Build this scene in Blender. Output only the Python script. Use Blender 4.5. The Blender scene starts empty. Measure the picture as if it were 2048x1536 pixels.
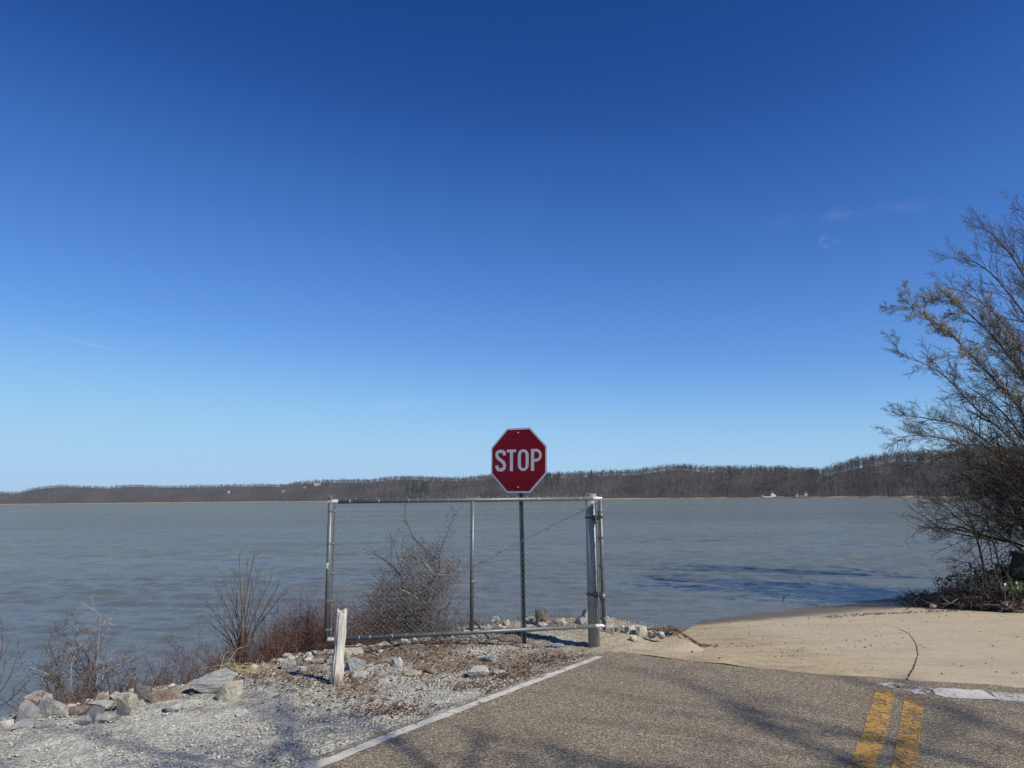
import bpy, bmesh, math, random
import numpy as np
from mathutils import Vector, Matrix

R = math.radians
sc = bpy.context.scene
C = sc.collection

# ------------------------------------------------------------------ camera
FPX = 1537.0                       # focal length in pixels of a 2048 wide frame
PITCH, ROLL, CAMZ = R(8.48), R(-0.573), 1.70
WATER_Z = -0.65
cd = bpy.data.cameras.new('camera')
cd.sensor_width = 36.0
cd.lens = 36.0 * FPX / 2048.0
cd.clip_start = 0.05
cd.clip_end = 30000
cam = bpy.data.objects.new('camera', cd)
C.objects.link(cam)
CAM_ROT = Matrix.Rotation(math.pi / 2 + PITCH, 4, 'X') @ Matrix.Rotation(ROLL, 4, 'Z')
cam.matrix_world = Matrix.Translation((0, 0, CAMZ)) @ CAM_ROT
sc.camera = cam

# ------------------------------------------------------------------ sky and sun
SUN_EL = R(42)
SUN_AZ = R(128)                    # clockwise from +Y, seen from above
world = bpy.data.worlds.new('World')
sc.world = world
world.use_nodes = True
wn, wl = world.node_tree.nodes, world.node_tree.links
wn.clear()
w_out = wn.new('ShaderNodeOutputWorld')
w_bg = wn.new('ShaderNodeBackground')
w_sky = wn.new('ShaderNodeTexSky')
w_sky.sky_type = 'NISHITA'
w_sky.sun_disc = False
w_sky.sun_elevation = SUN_EL
w_sky.sun_rotation = SUN_AZ
w_sky.altitude = 0
w_sky.air_density = 0.8
w_sky.dust_density = 0.0
w_sky.ozone_density = 6.0
w_bg.inputs['Strength'].default_value = 0.10
# the deep blue of a very clear spring sky: one tone curve over the whole sky
w_dn = wn.new('ShaderNodeVectorMath'); w_dn.operation = 'SCALE'; w_dn.inputs['Scale'].default_value = 0.1
w_cv = wn.new('ShaderNodeRGBCurve')
w_up = wn.new('ShaderNodeVectorMath'); w_up.operation = 'SCALE'; w_up.inputs['Scale'].default_value = 10.0
for ch, pts in enumerate((((0, 0), (.054, .010), (.084, .042), (.136, .107), (.337, .335), (.687, .42), (1, .47)),
                          ((0, 0), (.109, .061), (.165, .147), (.262, .283), (.533, .585), (.888, .64), (1, .66)),
                          ((0, 0), (.238, .254), (.347, .468), (.497, .70), (.694, .85), (.896, .875), (1, .88)))):
    cur = w_cv.mapping.curves[ch]
    while len(cur.points) < len(pts):
        cur.points.new(.5, .5)
    for p_, (a_, b_) in zip(cur.points, pts):
        p_.location = (a_, b_)
w_cv.mapping.update()
wl.new(w_sky.outputs[0], w_dn.inputs[0])
wl.new(w_dn.outputs[0], w_cv.inputs['Color'])
wl.new(w_cv.outputs['Color'], w_up.inputs[0])
w_tc = wn.new('ShaderNodeTexCoord')


def w_math(op, a, b=0.0):
    k = wn.new('ShaderNodeMath'); k.operation = op
    for s_, v in zip(k.inputs, (a, b)):
        if isinstance(v, bpy.types.NodeSocket):
            wl.new(v, s_)
        else:
            s_.default_value = v
    return k.outputs[0]


def w_dot(v):
    k = wn.new('ShaderNodeVectorMath'); k.operation = 'DOT_PRODUCT'
    wl.new(w_tc.outputs['Generated'], k.inputs[0]); k.inputs[1].default_value = v
    return k.outputs['Value']


def sky_dir(px, py):
    return (CAM_ROT.to_3x3() @ Vector(((px - 1024) / FPX, -(py - 768) / FPX, -1.0))).normalized()


w_col = w_up.outputs[0]
# thin cirrus streak, a small puff and an old vapour trail
for (x0, y0), (x1, y1), wide, nscale, lo_, hi_, power in (((1520, 446), (1900, 402), 15, 22, .38, .75, .13), ((1636, 480), (1678, 488), 13, 75, .42, .66, .34), ((40, 655), (262, 708), 4.5, 40, .30, .70, .16), ((560, 835), (900, 800), 14, 20, .4, .75, .10)):
    a3, b3 = sky_dir(x0, y0), sky_dir(x1, y1)
    c3 = (a3 + b3).normalized(); u3 = (b3 - a3); hl = u3.length / 2; u3 = (u3 - c3 * u3.dot(c3)).normalized(); w3 = c3.cross(u3)
    along = w_math('SUBTRACT', 1.0, w_math('POWER', w_math('MINIMUM', w_math('DIVIDE', w_math('ABSOLUTE', w_dot(u3)), hl), 1.0), 2.0))
    across = w_math('SUBTRACT', 1.0, w_math('MINIMUM', w_math('DIVIDE', w_math('ABSOLUTE', w_dot(w3)), wide / FPX), 1.0))
    front = w_math('GREATER_THAN', w_dot(c3), 0.5)
    nz = wn.new('ShaderNodeTexNoise'); nz.inputs['Scale'].default_value = nscale; nz.inputs['Detail'].default_value = 5
    wl.new(w_tc.outputs['Generated'], nz.inputs['Vector'])
    mr_ = wn.new('ShaderNodeMapRange'); wl.new(nz.outputs['Fac'], mr_.inputs[0]); mr_.inputs[1].default_value = lo_; mr_.inputs[2].default_value = hi_; mr_.inputs[4].default_value = power
    fac_ = w_math('MULTIPLY', w_math('MULTIPLY', along, across), w_math('MULTIPLY', front, mr_.outputs[0]))
    mxw = wn.new('ShaderNodeMix'); mxw.data_type = 'RGBA'
    wl.new(fac_, mxw.inputs[0]); wl.new(w_col, mxw.inputs[6]); mxw.inputs[7].default_value = (8.6, 9.0, 9.4, 1)
    w_col = mxw.outputs[2]
wl.new(w_col, w_bg.inputs['Color'])
wl.new(w_bg.outputs[0], w_out.inputs['Surface'])

sd_ = bpy.data.lights.new('sun', 'SUN')
sd_.energy = 5.0
sd_.angle = R(0.53)
sd_.color = (1.0, 0.93, 0.80)
sun = bpy.data.objects.new('sun', sd_)
C.objects.link(sun)
SUN_DIR = Vector((math.cos(SUN_EL) * math.sin(SUN_AZ), math.cos(SUN_EL) * math.cos(SUN_AZ), math.sin(SUN_EL)))
sun.rotation_euler = SUN_DIR.to_track_quat('Z', 'Y').to_euler()
sun.location = (20, -20, 30)

sc.view_settings.view_transform = 'Standard'
sc.view_settings.look = 'None'
sc.view_settings.exposure = 0.0
sc.view_settings.gamma = 1.0
sc.view_settings.use_curve_mapping = False
sc.render.engine = 'CYCLES'
sc.cycles.max_bounces = 6
sc.cycles.transparent_max_bounces = 12
sc.cycles.use_denoising = True
sc.cycles.denoiser = 'OPENIMAGEDENOISE'
sc.cycles.denoising_input_passes = 'RGB_ALBEDO_NORMAL'
sc.cycles.denoising_prefilter = 'NONE'


# ------------------------------------------------------------------ helpers: picture to place
def ray(px, py):
    d = Vector(((px - 1024) / FPX, -(py - 768) / FPX, -1.0))
    return (CAM_ROT.to_3x3() @ d).normalized()


def at(px, py, y):
    """the point on the line of sight through a pixel that lies y metres ahead"""
    d = ray(px, py)
    return Vector((0, 0, CAMZ)) + d * (y / d.y)


def horizon(px):
    return 1007.5 - 0.0100 * px


# ------------------------------------------------------------------ the lie of the land
EDGE = np.array([(-60, -14), (-14, 1.5), (-8, 4.3), (-5.2, 5.9), (-4.33, 6.5), (-3.95, 6.93), (-3.34, 7.62), (-2.92, 8.24), (-2.59, 8.58),
                 (-2.31, 9.24), (-1.89, 9.55), (-1.15, 10.15), (-.17, 10.95), (.73, 11.35), (1.32, 11.35), (1.85, 10.8), (2.3, 9.7), (2.7, 8.4)])
BANK = np.array([(70, 40), (40, 28), (16, 20), (10.6, 18.3), (8.5, 17.1), (8.0, 16.4), (8.6, 15.2), (9.6, 14.0), (12.2, 11.8), (16, 8), (60, -14)])
ROAD_O = np.array([0.93, 8.69])          # where the white edge line ends
ROAD_D = np.array([0.552, 0.834])
ROAD_D = ROAD_D / np.hypot(*ROAD_D)
ROAD_R = np.array([ROAD_D[1], -ROAD_D[0]])
BND_A = np.array([1.27, 8.80])           # asphalt meets concrete
BND_D = np.array([0.883, -0.469])
BND_N = np.array([0.469, 0.883])
WL_A = np.array([2.5, 14.68])            # water's edge on the ramp
WL_D = np.array([5.5, 3.07]); WL_D = WL_D / np.hypot(*WL_D)
WL_N = np.array([-WL_D[1], WL_D[0]])


def sdist(x, y, P):
    """distance to a polyline, positive on its left-hand side"""
    best = np.full(np.shape(x), 1e9); sgn = np.ones(np.shape(x))
    for (ax, ay), (bx, by) in zip(P[:-1], P[1:]):
        ex, ey = bx - ax, by - ay
        t = np.clip(((x - ax) * ex + (y - ay) * ey) / (ex * ex + ey * ey), 0, 1)
        dx, dy = x - ax - t * ex, y - ay - t * ey
        d = dx * dx + dy * dy
        c = ex * dy - ey * dx
        m = d < best - 1e-9
        best = np.where(m, d, best)
        sgn = np.where(m, np.where(c >= 0, 1.0, -1.0), sgn)
    return np.sqrt(best) * sgn


def sm(a, b, v):
    t = np.clip((v - a) / (b - a), 0, 1)
    return t * t * (3 - 2 * t)


def wob(x, y, s, seed=0.0):
    return (np.sin(x * s + 1.3 + seed) * np.cos(y * s * 1.17 - .4 + seed * 2) + .5 * np.sin(x * s * 2.3 - y * s * 1.9 + seed) + .35 * np.sin(y * s * 4.1 + x * s * 3.3 + 2 * seed))


def ramp_z(x, y):
    db = (x - BND_A[0]) * BND_N[0] + (y - BND_A[1]) * BND_N[1]
    dw = -((x - WL_A[0]) * WL_N[0] + (y - WL_A[1]) * WL_N[1])
    dbp = np.maximum(db, 0)
    z = WATER_Z * dbp / np.maximum(dbp + dw, .6)
    z = np.maximum(z, -1.6)
    z = z * sm(-.2, 1.0, db)
    return z


def land(x, y):
    x = np.asarray(x, float); y = np.asarray(y, float)
    e = sdist(x, y, EDGE)                              # >0: over the bank towards the water
    v = (x - ROAD_O[0]) * ROAD_R[0] + (y - ROAD_O[1]) * ROAD_R[1]
    e = e + .12 * wob(x, y, 2.1)
    pad = -.015 - .10 * sm(-1.2, 0, e) * sm(-.2, -1.5, v) * 0 - .55 * np.maximum(e, 0) + .025 * wob(x, y, 1.4, 3) * sm(.0, -.8, v)
    # low gravel berm behind the gate
    pad = pad + .10 * np.exp(-(((x + .9) / .9) ** 2 + ((y - 9.05) / .35) ** 2)) + .06 * np.exp(-(((x - .3) / 1.2) ** 2 + ((y - 10.9) / .4) ** 2))
    pad = pad - .25 * sm(0.3, 1.0, v)
    pad = np.maximum(pad, -1.5)
    lx, ly = .151, .9885                               # left limit of the ramp fan
    lat = -((x - 1.2) * ly - (y - 8.75) * lx)
    db = (x - BND_A[0]) * BND_N[0] + (y - BND_A[1]) * BND_N[1]
    wgt = sm(-.25, .45, db)
    lat = lat * wgt - v * (1 - wgt)                    # beside the road it is the road's own edge that limits it
    rz = ramp_z(x, y) - .5 * np.maximum(lat - .12, 0)
    z = np.maximum(pad, np.maximum(rz, -1.6))
    q = sdist(x, y, BANK)                              # inside the tree bank: positive
    qq = np.maximum(q, 0)
    rise = -.75 + .5 * qq
    zb = np.minimum(z + .45 * qq, .55 + .1 * wob(x, y, 1.1, 5)) + .05 * wob(x, y, 2.7, 1) * sm(0, 1, qq)
    z = np.where(q > 0, np.maximum(z, np.maximum(zb, np.minimum(rise, .5))), z)
    far_out = (sdist(x, y, WLINE_FAR) > 0) & (q <= 0)
    z = np.where(far_out, np.minimum(z, np.maximum(WATER_Z - .12 * sdist(x, y, WLINE_FAR), -1.6)), z)
    return z


WLINE_FAR = np.array([(-30, -3.46), (2.5, 14.68), (8.0, 17.75), (11, 19.4), (60, 46.8)])


def land1(x, y):
    return float(land(np.array([x]), np.array([y]))[0])


def ground_at(px, py, lo=4.2, hi=26.0):
    """first point of the land on the line of sight through a pixel"""
    d = ray(px, py)
    ys = np.linspace(lo, hi, 1100)
    xs = ys * d.x / d.y; zs = CAMZ + ys * d.z / d.y
    below = np.nonzero(zs < land(xs, ys))[0]
    i = below[0] if len(below) else -1
    return Vector((xs[i], ys[i], float(land(xs[i:i + 1] if i >= 0 else xs[-1:], ys[i:i + 1] if i >= 0 else ys[-1:])[0])))


# ------------------------------------------------------------------ helpers: geometry
class Buf:
    def __init__(self):
        self.v = []; self.f = []

    def add(self, verts, faces):
        b = len(self.v)
        self.v.extend(verts)
        self.f.extend([tuple(b + i for i in f) for f in faces])

    def box(self, c, s, m=None):
        x, y, z = s[0] / 2, s[1] / 2, s[2] / 2
        vs = [Vector((a, b, d)) for d in (-z, z) for b in (-y, y) for a in (-x, x)]
        if m is not None:
            vs = [m @ q for q in vs]
        c = Vector(c)
        self.add([tuple(c + q) for q in vs], [(0, 2, 3, 1), (4, 5, 7, 6), (0, 1, 5, 4), (2, 6, 7, 3), (0, 4, 6, 2), (1, 3, 7, 5)])

    def tube(self, pts, rad, n=6, cap=True):
        pts = [Vector(p) for p in pts]
        ov = pts[-1] - pts[0]
        if ov.length < 1e-6:
            ov = Vector((0, 0, 1))
        a = [abs(ov.x), abs(ov.y), abs(ov.z)]
        ref = Vector((1, 0, 0)) if a[0] == min(a) else Vector((0, 1, 0)) if a[1] == min(a) else Vector((0, 0, 1))
        b = len(self.v); m = len(pts)
        cs = [(math.cos(2 * math.pi * k / n), math.sin(2 * math.pi * k / n)) for k in range(n)]
        if not isinstance(rad, (list, tuple)):
            rad = [rad] * m
        for i, p in enumerate(pts):
            t = (pts[min(i + 1, m - 1)] - pts[max(i - 1, 0)]).normalized()
            u = t.cross(ref)
            if u.length < 1e-4:
                u = t.orthogonal()
            u.normalize(); w = t.cross(u); r = rad[i]
            for (c_, s_) in cs:
                q = p + (u * c_ + w * s_) * r
                self.v.append((q.x, q.y, q.z))
        for i in range(m - 1):
            for k in range(n):
                k2 = (k + 1) % n
                self.f.append((b + i * n + k, b + i * n + k2, b + (i + 1) * n + k2, b + (i + 1) * n + k))
        if cap:
            self.f.append(tuple(b + k for k in reversed(range(n))))
            self.f.append(tuple(b + (m - 1) * n + k for k in range(n)))

    def build(self, name, material, parent=None, smooth=False, origin=None):
        me = bpy.data.meshes.new(name)
        if origin is not None:
            o_ = Vector(origin)
            self.v = [(x - o_.x, y - o_.y, z - o_.z) for x, y, z in self.v]
        me.from_pydata(self.v, [], self.f)
        me.update()
        if smooth:
            me.polygons.foreach_set('use_smooth', [True] * len(me.polygons))
        me.materials.append(material)
        o = bpy.data.objects.new(name, me)
        C.objects.link(o)
        if origin is not None:
            o.location = Vector(origin)
        if parent is not None:
            o.parent = parent
            if origin is None:
                o.matrix_parent_inverse = Matrix.Translation(-parent.location)
        return o


def np_mesh(name, V, F, material, smooth=False, tint=None):
    """V (n,3), F (m,3) arrays -> object"""
    me = bpy.data.meshes.new(name)
    me.vertices.add(len(V)); me.vertices.foreach_set('co', np.ascontiguousarray(V, dtype=np.float32).ravel())
    k = F.shape[1]
    me.loops.add(F.size); me.loops.foreach_set('vertex_index', np.ascontiguousarray(F, dtype=np.int32).ravel())
    me.polygons.add(len(F))
    me.polygons.foreach_set('loop_start', np.arange(0, F.size, k, dtype=np.int32))
    if smooth:
        me.polygons.foreach_set('use_smooth', np.ones(len(F), dtype=bool))
    me.update(calc_edges=True)
    if tint is not None:
        at_ = me.attributes.new('tint', 'FLOAT', 'POINT')
        at_.data.foreach_set('value', np.ascontiguousarray(tint, dtype=np.float32))
    me.materials.append(material)
    o = bpy.data.objects.new(name, me)
    C.objects.link(o)
    return o


def tag(o, label=None, cat=None, group=None, kind=None):
    if label: o['label'] = label
    if cat: o['category'] = cat
    if group: o['group'] = group
    if kind: o['kind'] = kind
    return o


def thing(name, loc, label, cat, group=None):
    o = bpy.data.objects.new(name, None)
    o.empty_display_size = .1
    C.objects.link(o)
    o.location = Vector(loc)
    return tag(o, label, cat, group)


# ------------------------------------------------------------------ helpers: materials
class NT:
    def __init__(self, name):
        self.m = bpy.data.materials.new(name)
        self.m.use_nodes = True
        self.t = self.m.node_tree
        self.n = self.t.nodes
        self.n.clear()
        self.out = self.n.new('ShaderNodeOutputMaterial')
        self.bsdf = self.n.new('ShaderNodeBsdfPrincipled')
        self.l(self.bsdf.outputs[0], self.out.inputs['Surface'])
        self.tc = None

    def l(self, a, b):
        self.t.links.new(a, b)

    def setv(self, sock, v):
        if hasattr(v, 'links') or isinstance(v, bpy.types.NodeSocket):
            self.l(v, sock)
        else:
            sock.default_value = v

    def co(self, kind='Object'):
        if self.tc is None:
            self.tc = self.n.new('ShaderNodeTexCoord')
        return self.tc.outputs[kind]

    def pos(self):
        g = self.n.new('ShaderNodeNewGeometry')
        return g.outputs['Position']

    def geo(self, what):
        return self.n.new('ShaderNodeNewGeometry').outputs[what]

    def mapping(self, vec, scale=(1, 1, 1), rot=(0, 0, 0), loc=(0, 0, 0)):
        k = self.n.new('ShaderNodeMapping')
        self.l(vec, k.inputs['Vector'])
        k.inputs['Scale'].default_value = scale
        k.inputs['Rotation'].default_value = rot
        k.inputs['Location'].default_value = loc
        return k.outputs[0]

    def noise(self, scale, detail=4, rough=.55, vec=None, dist=0.0, out='Fac'):
        k = self.n.new('ShaderNodeTexNoise')
        k.inputs['Scale'].default_value = scale
        k.inputs['Detail'].default_value = detail
        k.inputs['Roughness'].default_value = rough
        k.inputs['Distortion'].default_value = dist
        self.l(vec if vec is not None else self.pos(), k.inputs['Vector'])
        return k.outputs[out]

    def voro(self, scale, vec=None, feature='F1', out='Distance', rnd=1.0):
        k = self.n.new('ShaderNodeTexVoronoi')
        k.feature = feature
        k.inputs['Scale'].default_value = scale
        k.inputs['Randomness'].default_value = rnd
        self.l(vec if vec is not None else self.pos(), k.inputs['Vector'])
        return k.outputs[out]

    def ramp(self, fac, stops, interp='LINEAR'):
        k = self.n.new('ShaderNodeValToRGB')
        k.color_ramp.interpolation = interp
        e = k.color_ramp.elements
        while len(e) < len(stops):
            e.new(.5)
        for s, (p, c) in zip(e, stops):
            s.position = p
            s.color = (*c, 1) if len(c) == 3 else c
        self.setv(k.inputs[0], fac)
        return k.outputs[0]

    def mix(self, fac, a, b, mode='MIX'):
        k = self.n.new('ShaderNodeMix')
        k.data_type = 'RGBA'
        k.blend_type = mode
        for s, v in ((k.inputs[0], fac), (k.inputs[6], a), (k.inputs[7], b)):
            if isinstance(v, tuple) and len(v) == 3:
                v = (*v, 1)
            self.setv(s, v)
        return k.outputs[2]

    def math(self, op, a, b=0.0, c=0.0, clamp=False):
        k = self.n.new('ShaderNodeMath')
        k.operation = op
        k.use_clamp = clamp
        for s, v in zip(k.inputs, (a, b, c)):
            self.setv(s, v)
        return k.outputs[0]

    def sep(self, vec):
        k = self.n.new('ShaderNodeSeparateXYZ')
        self.l(vec, k.inputs[0])
        return k.outputs

    def mr(self, v, a, b, c=0.0, d=1.0, smooth=False):
        k = self.n.new('ShaderNodeMapRange')
        if smooth:
            k.interpolation_type = 'SMOOTHSTEP'
        for s, x in zip(k.inputs[:5], (v, a, b, c, d)):
            self.setv(s, x)
        return k.outputs[0]

    def bump(self, h, strength=.5, dist=.01, normal=None):
        k = self.n.new('ShaderNodeBump')
        self.setv(k.inputs['Strength'], strength)
        k.inputs['Distance'].default_value = dist
        self.l(h, k.inputs['Height'])
        if normal is not None:
            self.l(normal, k.inputs['Normal'])
        return k.outputs[0]

    def done(self, color, rough=.8, metal=0.0, normal=None, spec=None, alpha=None):
        b = self.bsdf
        if isinstance(color, tuple) and len(color) == 3:
            color = (*color, 1)
        self.setv(b.inputs['Base Color'], color)
        self.setv(b.inputs['Roughness'], rough)
        self.setv(b.inputs['Metallic'], metal)
        if normal is not None:
            self.l(normal, b.inputs['Normal'])
        if spec is not None:
            self.setv(b.inputs['Specular IOR Level'], spec)
        if alpha is not None:
            self.setv(b.inputs['Alpha'], alpha)
        return self.m


def plain(name, col, var=.25, scale=30, rough=.8, metal=0.0, bump=0.0, spec=None):
    t = NT(name)
    f = t.noise(scale, 5, .6)
    a = tuple(c * (1 - var) for c in col); b = tuple(min(1, c * (1 + var)) for c in col)
    col_ = t.ramp(f, [(.3, a), (.7, b)])
    n = t.bump(f, .6, bump) if bump else None
    return t.done(col_, rough, metal, n, spec)


M = {}


def m_gravel():
    t = NT('gravel_ground')
    p = t.pos()
    v1 = t.voro(55, p, out='Color')
    s1 = t.sep(v1)
    d1 = t.voro(55, p)
    d2 = t.voro(22, p)
    v2 = t.sep(t.voro(22, p, out='Color'))
    stone = t.ramp(s1[0], [(0, (0.112, 0.098, 0.076)), (.3, (0.232, 0.214, 0.171)), (.6, (0.370, 0.358, 0.304)), (.85, (0.490, 0.488, 0.432)), (1, (0.602, 0.614, 0.560))])
    stone2 = t.ramp(v2[1], [(0, (0.146, 0.121, 0.095)), (.5, (0.292, 0.279, 0.237)), (1, (0.473, 0.484, 0.446))])
    stone = t.mix(.35, stone, stone2)
    dirt = t.ramp(t.noise(9, 6, .65, p), [(.3, (.08, .055, .036)), (.55, (.18, .13, .09)), (.75, (.32, .26, .19))])
    # litter and dirt patches, more of them towards the gate
    big = t.noise(1.1, 5, .6, p, dist=.3)
    xyz = t.sep(p)
    g = t.mr(xyz[1], 5.6, 8.6, -.12, .09)
    patch = t.mr(t.math('ADD', big, g), .50, .64, 0.0, .8, True)
    col = t.mix(patch, stone, dirt)
    # pale dusty fines where cars turn
    dust = t.mr(t.noise(.55, 3, .5, p), .42, .66, 0.0, .5, True)
    col = t.mix(t.math('MULTIPLY', dust, t.math('SUBTRACT', 1.0, patch)), col, (0.464, 0.465, 0.408))
    sand = t.math('MULTIPLY', t.mr(xyz[0], .35, 1.3, 0, .85, True), t.mr(xyz[1], 8.4, 9.2, 0, 1, True))
    sand = t.math('MULTIPLY', sand, t.mr(xyz[1], 12, 10.1, 0, 1, True))
    att = t.n.new('ShaderNodeAttribute'); att.attribute_name = 'tint'
    col = t.mix(sand, col, t.ramp(t.noise(40, 4, .7, p), [(.3, (.33, .265, .175)), (.7, (.50, .43, .31))]))
    col = t.mix(att.outputs['Fac'], col, t.ramp(t.noise(12, 5, .7, p), [(.3, (.035, .024, .016)), (.7, (.095, .068, .045))]))
    h = t.math('ADD', t.math('MULTIPLY', d1, .6), t.math('MULTIPLY', t.noise(14, 5, .6, p), 1.0))
    return t.done(col, .95, 0, t.bump(h, .9, .02), .15)


def m_asphalt():
    t = NT('chip_seal_asphalt')
    p = t.pos()
    c1 = t.sep(t.voro(105, p, out='Color'))
    d1 = t.voro(105, p)
    stone = t.ramp(c1[0], [(0, (.065, .051, .034)), (.25, (.17, .136, .092)), (.55, (.30, .245, .170)), (.8, (.46, .385, .275)), (1, (.76, .66, .50))])
    binder = t.mr(d1, .35, .65, 0, .65)
    col = t.mix(binder, stone, (.10, .079, .053))
    big = t.noise(.8, 5, .6, p)
    col = t.mix(t.mr(big, .3, .7, .0, .55), col, t.mix(.5, col, (.20, .160, .108)))
    # darker tar along the lane joint and edge
    rust = t.mr(t.noise(1.7, 4, .6, t.mapping(p, loc=(3, 7, 1))), .62, .75, 0, .35, True)
    col = t.mix(rust, col, (.20, .125, .065))
    h = t.math('SUBTRACT', 1.0, d1)
    return t.done(col, .85, 0, t.bump(h, .8, .008), .3)


def m_concrete():
    t = NT('worn_concrete')
    p = t.pos()
    xyz = t.sep(p)
    st = t.noise(1.2, 6, .62, t.mapping(p, rot=(0, 0, R(-12)), scale=(.5, 2.2, 1)))
    fine = t.noise(70, 4, .75, p)
    mid_ = t.noise(7, 6, .7, p)
    grit = t.noise(19, 5, .8, t.mapping(p, scale=(1.6, .7, 1)))
    col = t.ramp(st, [(.25, (0.301, 0.237, 0.140)), (.5, (0.428, 0.342, 0.203)), (.75, (0.557, 0.456, 0.284))])
    col = t.mix(.6, col, t.ramp(fine, [(.3, (0.218, 0.164, 0.090)), (.5, (0.446, 0.351, 0.208)), (.72, (0.666, 0.556, 0.352))]))
    col = t.mix(t.mr(mid_, .42, .68, 0, .55, True), col, (0.264, 0.210, 0.136))
    col = t.mix(t.mr(mid_, .46, .30, 0, .4, True), col, (0.575, 0.483, 0.316))
    col = t.mix(t.mr(grit, .53, .66, 0, .6, True), col, (0.182, 0.150, 0.104))
    col = t.mix(t.mr(grit, .45, .34, 0, .5, True), col, (0.638, 0.565, 0.424))
    # the poured slab beyond the joint is greyer and smoother
    sand = t.mr(t.noise(.7, 4, .6, p), .4, .7, 0, .6, True)
    near = t.mr(xyz[0], 3.6, 1.2, 0, .7, True)
    col = t.mix(t.math('MULTIPLY', sand, near), col, (0.456, 0.365, 0.216))
    spk = t.mr(t.voro(9, p), .09, .05, 0, .75)
    col = t.mix(spk, col, (0.091, 0.073, 0.054))
    streak = t.mr(t.noise(2.0, 6, .65, t.mapping(p, rot=(0, 0, R(-20)), scale=(.35, 3.5, 1))), .54, .72, 0, .6, True)
    col = t.mix(streak, col, (0.155, 0.132, 0.104))
    blot = t.noise(.9, 8, .68, t.mapping(p, loc=(4, 1, 0), rot=(0, 0, R(-25)), scale=(.7, 1.5, 1)))
    col = t.mix(t.mr(blot, .50, .62, 0, .6, True), col, (0.246, 0.205, 0.148))
    oil = t.noise(1.6, 7, .7, t.mapping(p, loc=(9, 3, 0)))
    col = t.mix(t.mr(oil, .56, .66, 0, .5, True), col, (0.200, 0.173, 0.136))
    col = t.mix(t.mr(blot, .44, .32, 0, .35, True), col, (0.565, 0.483, 0.325))
    grey = t.mr(xyz[0], 3.2, 4.4, 0, .5, True)
    col = t.mix(grey, col, (0.474, 0.415, 0.311))
    # wet rim at the water
    z = t.math('ADD', xyz[2], t.math('MULTIPLY', t.noise(3, 4, .6, p), .05))
    wet = t.mr(z, WATER_Z + .14, WATER_Z + .075, 0, 1, True)
    col = t.mix(t.math('MULTIPLY', wet, .82), col, (.075, .058, .043))
    rough = t.mr(wet, 0, 1, .92, .65)
    return t.done(col, rough, 0, t.bump(fine, .35, .006), .25)


def m_water():
    t = NT('muddy_water')
    p = t.pos()
    # wind comes over the water in patches: ripples steeper in some, flatter in others
    gust = t.noise(.022, 9, .72, t.mapping(p, rot=(0, 0, R(8)), scale=(.35, 1.6, 1)))
    gust2 = t.noise(.12, 8, .72, t.mapping(p, rot=(0, 0, R(-6)), scale=(.3, 1.5, 1)))
    gst = t.math('ADD', t.math('MULTIPLY', gust, .6), t.math('MULTIPLY', gust2, .4))
    amp = t.mr(gst, .38, .62, .6, 1.0, True)
    w1 = t.noise(1.1, 3, .55, t.mapping(p, rot=(0, 0, R(10)), scale=(.38, 1.5, 1)), dist=.4)
    w2 = t.noise(3.6, 3, .6, t.mapping(p, rot=(0, 0, R(-14)), scale=(.5, 1.4, 1)), dist=.5)
    w3 = t.noise(.33, 2, .5, t.mapping(p, rot=(0, 0, R(4)), scale=(.3, 1.6, 1)), dist=.3)
    w4 = t.noise(11, 3, .6, t.mapping(p, rot=(0, 0, R(6)), scale=(.5, 1.3, 1)), dist=.5)
    far_ = t.mr(t.sep(p)[1], 30, 90, .22, 1.0)
    h = t.math('ADD', t.math('MULTIPLY', t.math('ADD', t.math('MULTIPLY', w1, .55), t.math('ADD', t.math('MULTIPLY', w2, .42), t.math('MULTIPLY', w3, .30))), far_), t.math('MULTIPLY', w4, .10))
    nrm = t.bump(h, amp, .30)
    col = t.ramp(t.noise(.03, 3, .5, t.mapping(p, scale=(.4, 1.5, 1))), [(.3, (.150, .150, .104)), (.7, (.168, .166, .114))])
    clear = t.mr(t.noise(.10, 3, .5, t.mapping(p, rot=(0, 0, R(-8)), loc=(2, 5, 0), scale=(.25, 1.2, 1))), .52, .70, 0, .35, True)
    col = t.mix(clear, col, (.09, .095, .08))
    # choppy facets never reach the full grazing mirror of flat water
    t.n.remove(t.bsdf)
    di = t.n.new('ShaderNodeBsdfDiffuse'); t.l(col, di.inputs['Color']); t.l(nrm, di.inputs['Normal'])
    gl = t.n.new('ShaderNodeBsdfGlossy'); gl.inputs['Roughness'].default_value = .12; t.l(nrm, gl.inputs['Normal'])
    fr = t.n.new('ShaderNodeFresnel'); fr.inputs['IOR'].default_value = 1.33; t.l(nrm, fr.inputs['Normal'])
    smooth_ = t.mr(gst, .36, .64, .42, .24)
    yy = t.sep(p)[1]
    smooth_ = t.math('MINIMUM', smooth_, t.math('MULTIPLY', t.mr(yy, 60, 700, 1.0, .50), t.mr(gst, .36, .64, .46, .30)))
    fac = t.math('MULTIPLY', t.math('DIVIDE', fr.outputs[0], t.math('ADD', fr.outputs[0], .5)), t.math('MULTIPLY', smooth_, 1.75))
    mx = t.n.new('ShaderNodeMixShader'); t.l(fac, mx.inputs[0]); t.l(di.outputs[0], mx.inputs[1]); t.l(gl.outputs[0], mx.inputs[2])
    t.l(mx.outputs[0], t.out.inputs['Surface'])
    return t.m


M['gravel'] = m_gravel()
M['asphalt'] = m_asphalt()
M['concrete'] = m_concrete()
M['water'] = m_water()


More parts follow.
